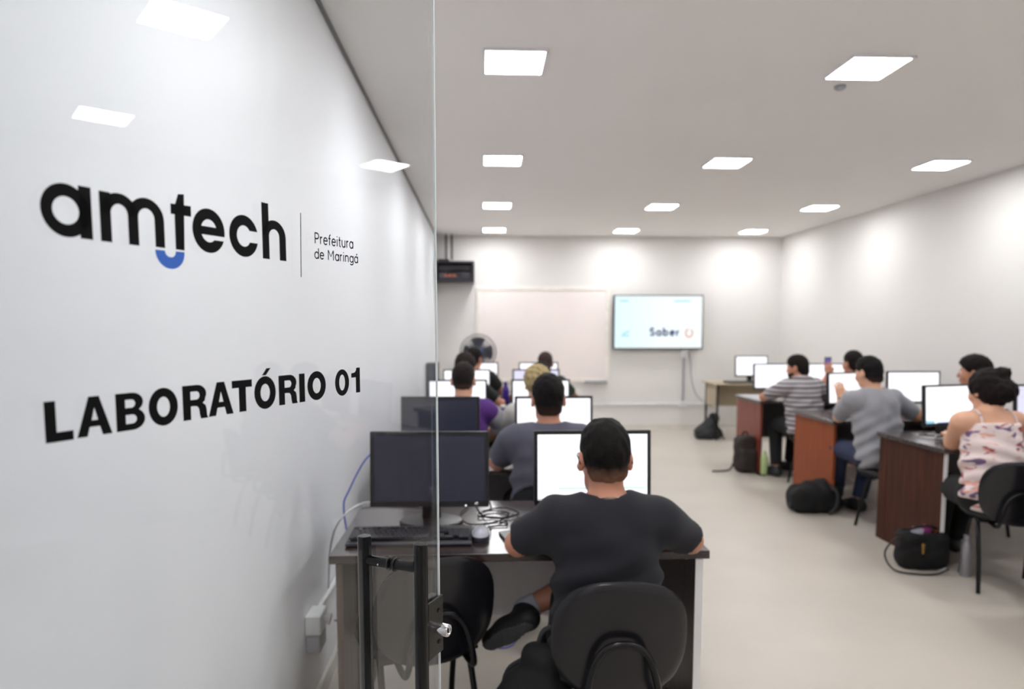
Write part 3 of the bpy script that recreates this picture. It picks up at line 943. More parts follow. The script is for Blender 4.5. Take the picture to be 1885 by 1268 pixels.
for r_, row in enumerate(rows):
    x = -0.203
    y = 0.020 + r_ * 0.0175
    for wk in row:
        put_key(x + wk * u / 2, y, wk * u)
        x += wk * u
    for k in range(4):
        if r_ == 4 or not (k == 1 and r_ == 0):
            put_key(0.203 - (3.5 - k) * u, y, u)
    for k in range(3):
        if r_ in (0, 3, 4) or (r_ == 1 and k == 1):
            put_key(0.203 - (4.35 - k + 2.0) * u + 0.0, y, u * 0.98)
for k in range(13):
    put_key(-0.203 + (k + 0.5 + (k > 0) * 0.6 + (k > 4) * 0.4 + (k > 8) * 0.4) * u, 0.020 + 5.4 * 0.0175, u)
def make_mouse(label, x, y, rz, z=0.7555):
    t = thing('computer_mouse', label, 'mouse', (x, y, z), rz)
    def shell(k, z0, z1):
        bm = bmesh.new()
        bmesh.ops.create_uvsphere(bm, u_segments=24, v_segments=14, radius=1.0)
        for v in bm.verts:
            yy = v.co.y
            if v.co.z > 0:
                v.co.z = v.co.z ** 0.62
            v.co = Vector((v.co.x * 0.031 * k * (1 - 0.10 * yy), yy * 0.056 * k, max(v.co.z, -0.15) * 0.036 * k + 0.0055))
            v.co.z = min(max(v.co.z, z0), z1 if z1 else 9)
        q = B()
        q.bm.free()
        q.bm = bm
        return q
    shell(1.0, 0, 0.018).obj('mouse_base', 'mouse_dark', t, True)
    q = shell(1.0, 0.018, None)
    q.obj('mouse_top', 'mouse_top', t, True)
    B().lathe([(0.008, -0.003), (0.008, 0.003)], (0, 0.032, 0.034), 14, Matrix.Rotation(R(90), 3, 'Y')).obj('scroll_wheel', 'black_plastic', t, True)
    return t
make_mouse('silver-topped mouse beside the keyboard on the nearest desk', -0.008, 2.325, R(-3))
tag(B().tube(spline([(-0.01, 2.38, 0.765), (0.03, 2.45, 0.760), (0.09, 2.47, 0.760), (0.06, 2.56, 0.761), (-0.02, 2.58, 0.762), (0.02, 2.66, 0.761), (0.10, 2.62, 0.762), (0.05, 2.50, 0.763), (-0.05, 2.47, 0.764), (-0.09, 2.60, 0.762), (-0.06, 2.74, 0.762)]), 0.0028, 6).obj('mouse_cable', 'cable_black', None, True), 'black mouse cable looped on the nearest desk behind the mouse', 'cable')
tag(B().tube(spline([(-0.04, 2.56, 0.83), (0.0, 2.54, 0.775), (0.07, 2.545, 0.764), (0.14, 2.60, 0.766), (0.08, 2.68, 0.768), (0.0, 2.64, 0.766), (0.03, 2.56, 0.80), (0.01, 2.53, 0.86)]), 0.003, 6).obj('monitor_cable', 'cable_black', None, True), 'black monitor cable hanging down and coiled on the nearest desk', 'cable')
ph = thing('mobile_phone', 'black phone lying on the nearest desk beside the man\'s left arm', 'phone', (0.105, 2.31, 0.7555), R(12))
B().bb(-0.036, 0.036, -0.075, 0.075, 0, 0.009, 0.003).obj('phone_body', 'phone', ph)
B().bb(-0.032, 0.032, -0.068, 0.068, 0.0091, 0.0094).obj('phone_screen', 'black_plastic', ph)
ew = thing('orange_wrapper', 'small orange wrapper on the nearest desk above the phone', 'wrapper', (0.125, 2.47, 0.7555), R(30))
b = B()
b.tube(spline([(-0.02, 0, 0.008), (-0.012, 0, 0.010), (0.012, 0.003, 0.010), (0.02, 0, 0.008)], 4), [0.003, 0.004, 0.006, 0.008, 0.010, 0.010, 0.010, 0.010, 0.010, 0.008, 0.006, 0.004, 0.003], 8)
b.obj('wrapper_body', 'orange_led', ew, True)
tag(B().tube(spline([(0.02, 3.46, 0.30), (0.005, 3.36, 0.06), (0.0, 3.22, 0.008), (0.03, 3.09, 0.006), (0.09, 3.04, 0.006), (0.15, 3.10, 0.008), (0.17, 3.30, 0.05), (0.16, 3.46, 0.20)]), 0.0045, 6).obj('network_cable', 'cable_blue', None, True), 'blue network cable looping on the floor just behind the nearest desk', 'cable')
# tangle and papers on the near right desk
tag(B().tube(spline([(2.93, 4.45, 0.760), (2.99, 4.36, 0.762), (3.06, 4.42, 0.762), (3.0, 4.50, 0.764), (2.93, 4.40, 0.766), (2.98, 4.30, 0.764), (3.08, 4.34, 0.766), (3.04, 4.46, 0.768), (2.95, 4.5, 0.766)]), 0.0035, 6).obj('cable_tangle', 'cable_white', None, True), 'tangle of pale cables at the corner of the mahogany desk', 'cable')
tag(B().bb(2.99, 3.03, 4.10, 4.19, 0.7555, 0.776, 0.004).obj('red_packet', 'paper_red', None), 'small red packet on the mahogany desk by the woman\'s hand', 'packet')
pk = thing('keyboard', 'black keyboard under the hands of the woman in the floral top', 'keyboard', (3.22, 4.16, 0.7555), R(14))
B().bb(-0.21, 0.21, -0.07, 0.07, 0, 0.018, 0.004).obj('key_tray', 'black_plastic', pk)
b = B()
for r_ in range(5):
    for c_ in range(20):
        b.bb(-0.20 + c_ * 0.02, -0.1825 + c_ * 0.02, -0.055 + r_ * 0.0205, -0.0375 + r_ * 0.0205, 0.0181, 0.024)
k_ = b.obj('keys', 'keys', pk)
k_['kind'] = 'stuff'

# dark box on the small table, beside its monitor
bx = thing('laptop', 'closed dark laptop lying on the small table under its monitor', 'laptop', (3.42, 8.92, 0.7555), R(5))
B().bb(-0.17, 0.17, -0.11, 0.11, 0, 0.012, 0.003).obj('laptop_base', 'black_plastic', bx)
B().bb(-0.17, 0.17, -0.11, 0.11, 0.0122, 0.022, 0.003).obj('laptop_lid', 'bezel', bx)

# ------------------------------------------------------------------ chairs
def rounded_pad(w, h, d, y, zc, curve=0.0, n=40, pw=2.6, bev=0.35):
    """upholstered oval pad in the xz plane, thickness along y"""
    bm = bmesh.new()
    rings = []
    prof = [(0.0, -0.5), (0.55, -0.5), (0.86, -0.46), (0.965, -0.30), (1.0, 0.0), (0.965, 0.30), (0.86, 0.46), (0.55, 0.5), (0.0, 0.5)]
    for s, t in prof:
        ring = []
        for k in range(n):
            a = 2 * math.pi * k / n
            ca, sa = math.cos(a), math.sin(a)
            r = (abs(ca) ** pw + abs(sa) ** pw) ** (-1 / pw)
            x = r * ca * w / 2 * s
            z = r * sa * h / 2 * s
            ring.append(bm.verts.new((x, y + t * d + curve * (x / (w / 2)) ** 2, zc + z)))
            if s == 0:
                break
        rings.append(ring)
    for a, b in zip(rings, rings[1:]):
        for k in range(n):
            if len(a) == 1:
                bm.faces.new((a[0], b[k], b[(k + 1) % n]))
            elif len(b) == 1:
                bm.faces.new((a[k], a[(k + 1) % n], b[0]))
            else:
                bm.faces.new((a[k], b[k], b[(k + 1) % n], a[(k + 1) % n]))
    q = B()
    q.bm.free()
    q.bm = bm
    return q
def make_chair(label):
    """seat centre above the origin, sitter faces +Y"""
    t = thing('chair', label, 'chair', (0, 0, 0), 0, 'black oval-backed chairs')
    tilt = Matrix.Translation((0, -0.215, 0.592)) @ Matrix.Rotation(R(8), 4, 'X')
    o = rounded_pad(0.392, 0.362, 0.040, 0, 0, 0.030).obj('backrest', 'chair', t, True)
    o.matrix_local = tilt
    o = rounded_pad(0.400, 0.370, 0.018, -0.016, 0, 0.030).obj('back_shell', 'chair_rim', t, True)
    o.matrix_local = tilt
    q = rounded_pad(0.44, 0.42, 0.05, 0, 0, 0.0, pw=3.0)
    o = q.obj('seat', 'chair', t, True)
    o.matrix_local = Matrix.Translation((0, 0.02, 0.437)) @ Matrix.Rotation(R(90), 4, 'X')
    # inverted-U back support of bent tube
    pts = [(-0.112, -0.02, 0.405), (-0.112, -0.21, 0.400), (-0.108, -0.262, 0.43), (-0.085, -0.262, 0.53), (-0.05, -0.266, 0.585), (0.0, -0.268, 0.600), (0.05, -0.266, 0.585), (0.085, -0.262, 0.53), (0.108, -0.262, 0.43), (0.112, -0.21, 0.400), (0.112, -0.02, 0.405)]
    B().tube(spline(pts, 6), 0.0105, 10).obj('back_support', 'tube', t, True)
    B().bb(-0.17, 0.17, -0.13, 0.15, 0.395, 0.409, 0.004).obj('seat_plate', 'tube', t)
    for sx in (-1, 1):
        B().tube(spline([(sx * 0.15, -0.02, 0.392), (sx * 0.155, -0.07, 0.36), (sx * 0.16, -0.14, 0.18), (sx * 0.165, -0.18, 0.0)], 5), 0.0115, 10).obj('leg', 'tube', t, True)
        B().tube(spline([(sx * 0.15, 0.03, 0.392), (sx * 0.155, 0.08, 0.36), (sx * 0.16, 0.14, 0.18), (sx * 0.165, 0.18, 0.0)], 5), 0.0115, 10).obj('leg', 'tube', t, True)
    return t
ch0 = make_chair('empty black oval-backed chair at the nearest desk, seen through the glass door')
ch0.location = (-0.222, 2.305, 0)
ch0.rotation_euler = (0, 0, R(20))
def chair(label, x, y, rz):
    c = copy_tree(ch0)
    c.location = (x, y, 0)
    c.rotation_euler = (0, 0, rz)
    c['label'] = label
    return c

# ------------------------------------------------------------------ implicit surfaces: people and bags
def rotm(ax, ay, az):
    return np.array((Matrix.Rotation(az, 3, 'Z') @ Matrix.Rotation(ay, 3, 'Y') @ Matrix.Rotation(ax, 3, 'X')))
V3 = lambda *a: np.array(a, dtype=float)

class Field:
    def __init__(s, lo, hi, h):
        s.h = h
        s.lo = np.array(lo, float)
        s.n = [int(math.ceil((hi[i] - lo[i]) / h)) + 2 for i in range(3)]
        s.F = np.full(s.n, 0.5, np.float32)
        s.ax = [(s.lo[i] + h * np.arange(s.n[i])).astype(np.float32) for i in range(3)]
    def sl(s, lo, hi):
        r = []
        for i in range(3):
            a = max(0, int(math.floor((lo[i] - s.lo[i]) / s.h)))
            b = min(s.n[i], int(math.ceil((hi[i] - s.lo[i]) / s.h)) + 1)
            if b <= a:
                return None
            r.append(slice(a, b))
        return tuple(r)
    def grid(s, sl):
        return s.ax[0][sl[0]][:, None, None], s.ax[1][sl[1]][None, :, None], s.ax[2][sl[2]][None, None, :]
    def comb(s, sl, d, k, op):
        A = s.F[sl]
        if op == 'add':
            if k > 0:
                hh = np.maximum(k - np.abs(A - d), 0) / k
                s.F[sl] = np.minimum(A, d) - hh * hh * k * 0.25
            else:
                s.F[sl] = np.minimum(A, d)
        else:
            d = -d
            if k > 0:
                hh = np.maximum(k - np.abs(A - d), 0) / k
                s.F[sl] = np.maximum(A, d) + hh * hh * k * 0.25
            else:
                s.F[sl] = np.maximum(A, d)
    def cap(s, a, b, ra, rb, k=0.02, op='add', sy=1.0, cut=None):
        a = np.array(a, float)
        b = np.array(b, float)
        m = max(ra, rb) + k + 3 * s.h
        sl = s.sl(np.minimum(a, b) - m, np.maximum(a, b) + m)
        if sl is None:
            return
        X, Y, Z = s.grid(sl)
        v = b - a
        vv = float(v @ v) + 1e-9
        px, py, pz = X - a[0], Y - a[1], Z - a[2]
        t = np.clip((px * v[0] + py * v[1] + pz * v[2]) / vv, 0, 1)
        dx, dy, dz = px - t * v[0], (py - t * v[1]) / sy, pz - t * v[2]
        d = (np.sqrt(dx * dx + dy * dy + dz * dz) - (ra + (rb - ra) * t)) * (sy if sy < 1 else 1)
        if cut is not None:
            p, n = cut
            d = np.maximum(d, (X - p[0]) * n[0] + (Y - p[1]) * n[1] + (Z - p[2]) * n[2])
        s.comb(sl, d.astype(np.float32), k, op)
    def ell(s, c, r, k=0.02, op='add', rm=None):
        m = max(r) + k + 3 * s.h
        c = np.array(c, float)
        sl = s.sl(c - m, c + m)
        if sl is None:
            return
        X, Y, Z = s.grid(sl)
        px, py, pz = X - c[0], Y - c[1], Z - c[2]
        if rm is not None:
            q = [rm[0, i] * px + rm[1, i] * py + rm[2, i] * pz for i in range(3)]
        else:
            q = [px, py, pz]
        k0 = np.sqrt((q[0] / r[0]) ** 2 + (q[1] / r[1]) ** 2 + (q[2] / r[2]) ** 2)
        k1 = np.sqrt((q[0] / r[0] ** 2) ** 2 + (q[1] / r[1] ** 2) ** 2 + (q[2] / r[2] ** 2) ** 2) + 1e-6
        s.comb(sl, (k0 * (k0 - 1) / k1).astype(np.float32), k, op)
    def box(s, c, hs, rad, k=0.01, op='add', rm=None):
        m = math.sqrt(sum(v * v for v in hs)) + rad + k + 3 * s.h
        c = np.array(c, float)
        sl = s.sl(c - m, c + m)
        if sl is None:
            return
        X, Y, Z = s.grid(sl)
        px, py, pz = X - c[0], Y - c[1], Z - c[2]
        if rm is not None:
            q = [rm[0, i] * px + rm[1, i] * py + rm[2, i] * pz for i in range(3)]
        else:
            q = [px + 0 * py + 0 * pz, py + 0 * px + 0 * pz, pz + 0 * px + 0 * py]
        q = [np.abs(q[i]) - (hs[i] - rad) for i in range(3)]
        d = np.sqrt(np.maximum(q[0], 0) ** 2 + np.maximum(q[1], 0) ** 2 + np.maximum(q[2], 0) ** 2) + np.minimum(np.maximum(q[0], np.maximum(q[1], q[2])), 0) - rad
        s.comb(sl, d.astype(np.float32), k, op)
    def plane(s, p, n, k=0.0):
        """keep the side where (x-p).n < 0"""
        X, Y, Z = s.grid((slice(None),) * 3)
        d = (X - p[0]) * n[0] + (Y - p[1]) * n[1] + (Z - p[2]) * n[2]
        if k > 0:
            hh = np.maximum(k - np.abs(s.F - d), 0) / k
            s.F = (np.maximum(s.F, d) + hh * hh * k * 0.25).astype(np.float32)
        else:
            s.F = np.maximum(s.F, d).astype(np.float32)
    def wave(s, fn):
        X, Y, Z = s.grid((slice(None),) * 3)
        s.F = (s.F + fn(X, Y, Z)).astype(np.float32)
    def mesh(s, name):
        F = s.F
        F[0] = F[-1] = 0.5
        F[:, 0] = F[:, -1] = 0.5
        F[:, :, 0] = F[:, :, -1] = 0.5
        S = F < 0
        nx, ny, nz = [v - 1 for v in F.shape]
        cnt = np.zeros((nx, ny, nz), np.uint8)
        cor = [(i, j, k) for i in (0, 1) for j in (0, 1) for k in (0, 1)]
        for i, j, k in cor:
            cnt += S[i:i + nx, j:j + ny, k:k + nz]
        act = (cnt > 0) & (cnt < 8)
        idx = np.argwhere(act)
        mp = np.full(act.shape, -1, np.int32)
        mp[act] = np.arange(len(idx))
        vals = np.stack([F[idx[:, 0] + i, idx[:, 1] + j, idx[:, 2] + k] for i, j, k in cor], 1)
        pos = np.zeros((len(idx), 3))
        c = np.zeros(len(idx))
        C_ = np.array(cor, float)
        for a in range(8):
            for b in range(a + 1, 8):
                if np.abs(C_[a] - C_[b]).sum() != 1:
                    continue
                va, vb = vals[:, a], vals[:, b]
                m = (va < 0) != (vb < 0)
                t = np.where(m, va / np.where(m, va - vb, 1), 0)
                pos += np.where(m[:, None], C_[a] + t[:, None] * (C_[b] - C_[a]), 0)
                c += m
        verts = (idx + pos / c[:, None]) * s.h + s.lo
        quads = []
        for axs in range(3):
            sh = [slice(1, -1)] * 3
            s0 = [slice(1, -1)] * 3
            s1 = [slice(1, -1)] * 3
            s0[axs] = slice(0, -1)
            s1[axs] = slice(1, None)
            A, Bq = S[tuple(s0)], S[tuple(s1)]
            e = np.argwhere(A != Bq)
            if len(e) == 0:
                continue
            ins = A[e[:, 0], e[:, 1], e[:, 2]]
            off = np.ones(3, int)
            off[axs] = 0
            e = e + off
            u, v = [(1, 2), (2, 0), (0, 1)][axs]
            def cell(du, dv):
                q = e.copy()
                q[:, u] += du
                q[:, v] += dv
                return mp[q[:, 0], q[:, 1], q[:, 2]]
            q = np.stack([cell(-1, -1), cell(0, -1), cell(0, 0), cell(-1, 0)], 1)
            q[~ins] = q[~ins][:, ::-1]
            quads.append(q)
        if not quads:
            print('EMPTY FIELD', name)
            return bpy.data.meshes.new(name)
        quads = np.concatenate(quads)
        me = bpy.data.meshes.new(name)
        me.vertices.add(len(verts))
        me.vertices.foreach_set('co', verts.astype(np.float32).ravel())
        me.loops.add(quads.size)
        me.loops.foreach_set('vertex_index', quads.astype(np.int32).ravel())
        me.polygons.add(len(quads))
        me.polygons.foreach_set('loop_start', np.arange(0, quads.size, 4, dtype=np.int32))
        me.polygons.foreach_set('loop_total', np.full(len(quads), 4, np.int32))
        me.update(calc_edges=True)
        me.shade_smooth()
        return me
    def obj(s, name, m, parent=None):
        return mesh_obj(name, s.mesh(name), m, parent)

def ik(S, Wt, l1, l2, pole):
    d = Wt - S
    L = np.linalg.norm(d)
    L2 = min(L, (l1 + l2) * 0.995)
    dn = d / L
    Wn = S + dn * L2
    x = (l1 * l1 - l2 * l2 + L2 * L2) / (2 * L2)
    hgt = math.sqrt(max(l1 * l1 - x * x, 1e-6))
    p = pole - dn * (pole @ dn)
    p = p / (np.linalg.norm(p) + 1e-9)
    return S + dn * x + p * hgt, Wn

def unit(v):
    return v / (np.linalg.norm(v) + 1e-9)

def person(label, x, y, rz, skin, top, head, shirt='tee_black', hair=('short', None), pants='trousers', res=0.010,
           head_turn=0.0, head_pitch=0.15, head_roll=0.0, headp=None, lean=0.0, width=1.0, arms=None, hand=True, legs=None, sleeve=0.62,
           shirt_kind='tee', seat=0.545, hair_noise=0.003, fat=1.0, necklace=False, glasses=False, neck_z=None, extra_sleeve=None, beard=False, shoes='shoe'):
    """top = z of the crown; head = (x, y) offset of the head centre in the sitter's frame; sitter faces +Y"""
    t = thing('person', label, 'person', (x, y, 0), rz)
    Rz = Matrix.Rotation(-rz, 3, 'Z')
    def loc(p):
        v = Rz @ Vector((p[0] - x, p[1] - y, p[2]))
        return V3(v.x, v.y, v.z)
    P = V3(0, 0, seat)
    Hc = V3(head[0], head[1], top - 0.118)
    N = V3(head[0] * 0.8, head[1] - 0.045, (neck_z - 0.045 if neck_z else Hc[2] - 0.160))
    up = unit(N - P)
    C1 = P + (N - P) * 0.38
    C2 = P + (N - P) * 0.72
    sw = 0.172 * width
    SL = N + V3(-sw, 0.0, -0.045)
    SR = N + V3(sw, 0.0, -0.045)
    # arms: wrist targets and poles in the sitter's frame
    A = dict(l=V3(-0.16, 0.42, 0.80), r=V3(0.16, 0.42, 0.80), lp=V3(-1, -0.3, -0.6), rp=V3(1, -0.3, -0.6))
    for k_, v_ in (arms or {}).items():
        if k_ in ('hl', 'hr'):
            continue
        A[k_] = loc(v_) if k_ in ('l', 'r', 'le', 're') else np.array(v_, float)
    EL, WL = ik(SL, A['l'], 0.285, 0.255, A['lp'])
    ER, WR = ik(SR, A['r'], 0.285, 0.255, A['rp'])
    if 'le' in A:
        EL = A['le']; WL = A['l']
    if 're' in A:
        ER = A['re']; WR = A['r']
    G_ = dict(hl=V3(-0.09, 0.03, seat - 0.01), hr=V3(0.09, 0.03, seat - 0.01), kl=V3(-0.13, 0.44, 0.53), kr=V3(0.13, 0.44, 0.53), al=V3(-0.12, 0.50, 0.101), ar=V3(0.12, 0.50, 0.101), fl=V3(-0.02, 1, 0), fr=V3(0.02, 1, 0))
    for k_, v_ in (legs or {}).items():
        G_[k_] = loc(v_) if k_[0] in 'ka' else np.array(v_, float)
    HR = rotm(-head_pitch, head_roll, head_turn)
    hp = lambda p: Hc + HR @ np.array(p, float)
    def limb_bounds(pts, m):
        a = np.array(pts)
        return a.min(0) - m, a.max(0) + m
    allp = [P, N, SL, SR, EL, ER, WL, WR, Hc, G_['kl'], G_['kr'], G_['al'], G_['ar']]
    lo, hi = limb_bounds(allp, 0.20)
    lo[2] = max(lo[2], 0.0)
    F = Field(lo, hi, res)
    # trunk under the clothes
    F.ell(P + V3(0, -0.0, 0), (0.155 * width * fat, 0.115, 0.11), 0.04)
    F.cap(P, C1, 0.125 * width * fat, 0.125 * width * fat, 0.05, sy=0.72)
    F.cap(C1, C2, 0.13 * width * fat, 0.145 * width, 0.06, sy=0.70)
    F.cap(SL + V3(0.04, 0, 0), SR + V3(-0.04, 0, 0), 0.052, 0.052, 0.05)
    F.cap(N + V3(0, -0.01, -0.02), SL + V3(0.03, 0, 0.015), 0.046, 0.040, 0.05)
    F.cap(N + V3(0, -0.01, -0.02), SR + V3(-0.03, 0, 0.015), 0.046, 0.040, 0.05)
    F.cap(N + V3(0, -0.005, -0.04), hp((0, -0.030, -0.055)), 0.056, 0.051, 0.030)
    for S_, E_, W_ in ((SL, EL, WL), (SR, ER, WR)):
        F.cap(S_, E_, 0.049 * fat, 0.040 * fat, 0.035)
        F.cap(E_, E_ + (W_ - E_) * 0.35, 0.040 * fat, 0.039 * fat, 0.02)
        F.cap(E_ + (W_ - E_) * 0.35, W_, 0.038 * fat, 0.026, 0.02)
    for h_, k2, a_ in ((G_['hl'], G_['kl'], G_['al']), (G_['hr'], G_['kr'], G_['ar'])):
        F.cap(h_, k2, 0.078 * fat, 0.056 * fat, 0.05)
        F.cap(k2, k2 + (a_ - k2) * 0.35, 0.053, 0.054, 0.03)
        F.cap(k2 + (a_ - k2) * 0.35, a_, 0.053, 0.034, 0.02)
    # head
    e = lambda c, r, k=0.02, op='add', rr=None: F.ell(hp(c), r, k, op, HR if rr is None else HR @ rr)
    e((0, -0.012, 0.022), (0.073, 0.092, 0.090), 0.02)
    e((0, 0.030, -0.030), (0.060, 0.064, 0.084), 0.03)
    F.cap(hp((-0.030, 0.030, -0.084)), hp((0.030, 0.030, -0.084)), 0.026, 0.026, 0.03)
    e((0, 0.070, -0.094), (0.022, 0.020, 0.018), 0.02)
    F.cap(hp((-0.030, 0.080, 0.020)), hp((0.030, 0.080, 0.020)), 0.010, 0.010, 0.012)
    for sx in (-1, 1):
        e((sx * 0.031, 0.096, 0.001), (0.015, 0.012, 0.010), 0.01, 'sub')
        e((sx * 0.078, -0.010, -0.010), (0.0115, 0.021, 0.033), 0.006, 'add', rotm(0.15, 0, sx * -0.35))
        e((sx * 0.086, -0.004, -0.006), (0.006, 0.010, 0.018), 0.004, 'sub', rotm(0.15, 0, sx * -0.35))
        e((sx * 0.040, 0.062, -0.035), (0.022, 0.022, 0.024), 0.02)
    F.cap(hp((0, 0.090, 0.004)), hp((0, 0.106, -0.030)), 0.0075, 0.011, 0.01)
    e((0, 0.090, -0.060), (0.022, 0.010, 0.0065), 0.006)
    e((0, 0.089, -0.070), (0.019, 0.010, 0.0065), 0.005)
    # hands
    if hand:
        for sgn, E_, W_, hk in ((-1, EL, WL, 'hl'), (1, ER, WR, 'hr')):
            f = unit(W_ - E_)
            f = unit(f * V3(1, 1, 0.45 if hk not in (arms or {}) else 1))
            dn = V3(0, 0, -1)
            curl = 0.45
            if hk in (arms or {}):
                ff, dn, curl = arms[hk]
                f = unit(np.array(ff, float))
                dn = np.array(dn, float)
            side = unit(np.cross(f, dn)) * 1.0
            dn = unit(np.cross(side, f)) * 1.0
            dn = dn if dn @ V3(*((arms or {}).get(hk, (0, (0, 0, -1), 0))[1])) >= 0 else -dn
            th = np.cross(f, dn) * (1 if sgn < 0 else -1) * -1.0   # towards the thumb
            th = unit(th)
            for i in range(4):
                o = (0.030 - 0.020 * i)
                base = W_ + f * 0.012 + th * o * 0.55
                kn = W_ + f * (0.088 - 0.006 * abs(i - 1)) + th * o
                F.cap(base, kn, 0.0150, 0.0105, 0.012)
                Lf = (0.070, 0.078, 0.073, 0.058)[i]
                p0_ = kn
                ang = curl * 0.4
                for sg, fr_ in enumerate((0.46, 0.30, 0.24)):
                    ang += curl * (0.5, 0.6, 0.5)[sg]
                    dirn = f * math.cos(ang) + dn * math.sin(ang) + th * (1.5 - i) * 0.05
                    p1_ = p0_ + unit(dirn) * Lf * fr_
                    F.cap(p0_, p1_, 0.0088 - 0.0008 * sg, 0.0082 - 0.0008 * sg, 0.004)
                    p0_ = p1_
            tb = W_ + f * 0.022 + th * 0.024
            t1 = tb + unit(f * 0.75 + th * 0.75 + dn * 0.25) * 0.042
            t2 = t1 + unit(f * 0.95 + th * 0.30 + dn * 0.35) * 0.030
            F.cap(tb, t1, 0.014, 0.0105, 0.010)
            F.cap(t1, t2, 0.0100, 0.0085, 0.003)
    body = F.obj('body', skin, t)
    for sx in (-1, 1):
        bm = B()
        bmesh.ops.create_uvsphere(bm.bm, u_segments=14, v_segments=8, radius=0.0115, matrix=Matrix.Translation(hp((sx * 0.031, 0.080, 0.001))))
        eo = bm.obj('eye', 'eye', t, True)
        c_ = hp((sx * 0.031, 0.0915, 0.001))
        bm = B()
        bmesh.ops.create_uvsphere(bm.bm, u_segments=12, v_segments=6, radius=0.0046, matrix=Matrix.Translation(c_) @ Matrix(HR.tolist()).to_4x4() @ Matrix.Diagonal((1, 0.35, 1, 1)))
        bm.obj('iris', 'iris', eo, True)
    # ---- shirt
    g = 0.012
    Fs = Field(lo, hi, res)
    Fs.ell(P + V3(0, -0.005, 0.0), (0.165 * width * fat + g, 0.122 + g, 0.12 + g), 0.05)
    Fs.cap(P, C1, 0.133 * width * fat + g, 0.133 * width * fat + g, 0.05, sy=0.74)
    Fs.cap(C1, C2, 0.138 * width * fat + g, 0.152 * width + g, 0.06, sy=0.72)
    if shirt_kind == 'tee':
        Fs.cap(SL + V3(0.04, 0, 0), SR + V3(-0.04, 0, 0), 0.054 + g, 0.054 + g, 0.05)
        Fs.cap(N + V3(0, -0.01, -0.02), SL + V3(0.03, 0, 0.015), 0.048 + g, 0.042 + g, 0.05)
        Fs.cap(N + V3(0, -0.01, -0.02), SR + V3(-0.03, 0, 0.015), 0.048 + g, 0.042 + g, 0.05)
        for S_, E_, W_ in ((SL, EL, WL), (SR, ER, WR)):
            q_ = S_ + (E_ - S_) * sleeve
            dd = unit(E_ - S_)
            if extra_sleeve is None or True:
                Fs.cap(S_ - dd * 0.01, S_ + (E_ - S_) * (sleeve + 0.15), 0.054 * fat + g, 0.053 * fat + g * 1.1, 0.035, cut=(q_, dd))
                if sleeve > 0.95:
                    Fs.cap(E_, W_, 0.045 * fat + g, 0.034 + g, 0.03, cut=(E_ + (W_ - E_) * 0.85, unit(W_ - E_)))
        Fs.cap(N + V3(0, 0.010, -0.022), N + unit(hp((0, -0.03, -0.055)) - N) * 0.20, 0.066, 0.080, 0.012, 'sub')
    else:
        Fs.plane(C2 + V3(0, -0.10, 0.095), unit(V3(0, 0.20, 1)))
    Fs.plane(P - V3(0, 0, 0.085), V3(0, 0, -1), 0.01)
    ph_ = (x * 7 + y * 3) % 6.28
    zt = P[2]
    wr = 0.0048 if res > 0.008 else 0.0065
    Fs.wave(lambda X, Y, Z: wr * np.sin(62 * Z + 5 * np.sin(6 * X + ph_) + 3 * np.sin(11 * Y)) * np.clip((zt + 0.36 - Z) / 0.16, 0, 1) * (Y < 0.12)
            + wr * 0.6 * np.sin(38 * X + 22 * Z + ph_) * np.sin(17 * Z - 9 * X + 2) + 0.0012 * np.sin(55 * X - 30 * Z))
    so = Fs.obj('shirt', shirt, t)
    if shirt_kind != 'tee':
        b = B()
        for sx in (-1, 1):
            zt_ = C2[2] + 0.085
            raw = spline([V3(C2[0] + sx * 0.075, C2[1] - 0.105, zt_ - 0.02), N + V3(sx * 0.085, -0.066, -0.060), N + V3(sx * 0.09, -0.028, -0.006), N + V3(sx * 0.09, 0.05, -0.05), V3(C2[0] + sx * 0.08, C2[1] + 0.115, zt_ - 0.03)], 6)
            tree = BVHTree.FromPolygons([v.co for v in body.data.vertices], [tuple(p.vertices) for p in body.data.polygons])
            wrapped = []
            for p_ in raw:
                q_, n_v, _i, _d = tree.find_nearest(Vector(p_))
                wrapped.append(q_ + n_v * 0.004)
            b.tube(wrapped, 0.0065, 6)
        b.obj('shoulder_strap', shirt, t, True)
    if extra_sleeve:
        Fe = Field(lo, hi, res)
        for S_, E_, W_ in ((SL, EL, WL), (SR, ER, WR)):
            dd = unit(E_ - S_)
            Fe.cap(S_ + dd * 0.05, E_, 0.054 * fat + g + 0.006, 0.046 * fat + g + 0.004, 0.0)
            Fe.cap(E_, E_ + (W_ - E_) * 0.5, 0.046 * fat + g, 0.040 + g, 0.03)
        Fe.obj('sleeves', extra_sleeve, t)
    # ---- trousers or shorts
    Fp = Field(lo, hi, res)
    gp = 0.013
    Fp.ell(P - V3(0, 0.0, 0.01), (0.158 * width * fat + gp, 0.118 + gp, 0.11 + gp), 0.04)
    for h_, k2, a_ in ((G_['hl'], G_['kl'], G_['al']), (G_['hr'], G_['kr'], G_['ar'])):
        if pants == 'shorts':
            Fp.cap(h_, k2, 0.082 * fat + gp, 0.062 * fat + gp, 0.04, cut=(h_ + (k2 - h_) * 0.93, unit(k2 - h_)))
        else:
            Fp.cap(h_, k2, 0.080 * fat + gp, 0.058 * fat + gp, 0.04)
            Fp.cap(k2, a_, 0.056 + gp, 0.042 + gp, 0.03, cut=(k2 + (a_ - k2) * 0.97, unit(a_ - k2)))
    Fp.plane(P + V3(0, 0, 0.07), V3(0, 0, 1))
    Fp.plane(V3(0, 0, 0.4665), V3(0, -0.35, -1)) if False else None
    Fp.obj('shorts' if pants == 'shorts' else 'trousers', pants, t)
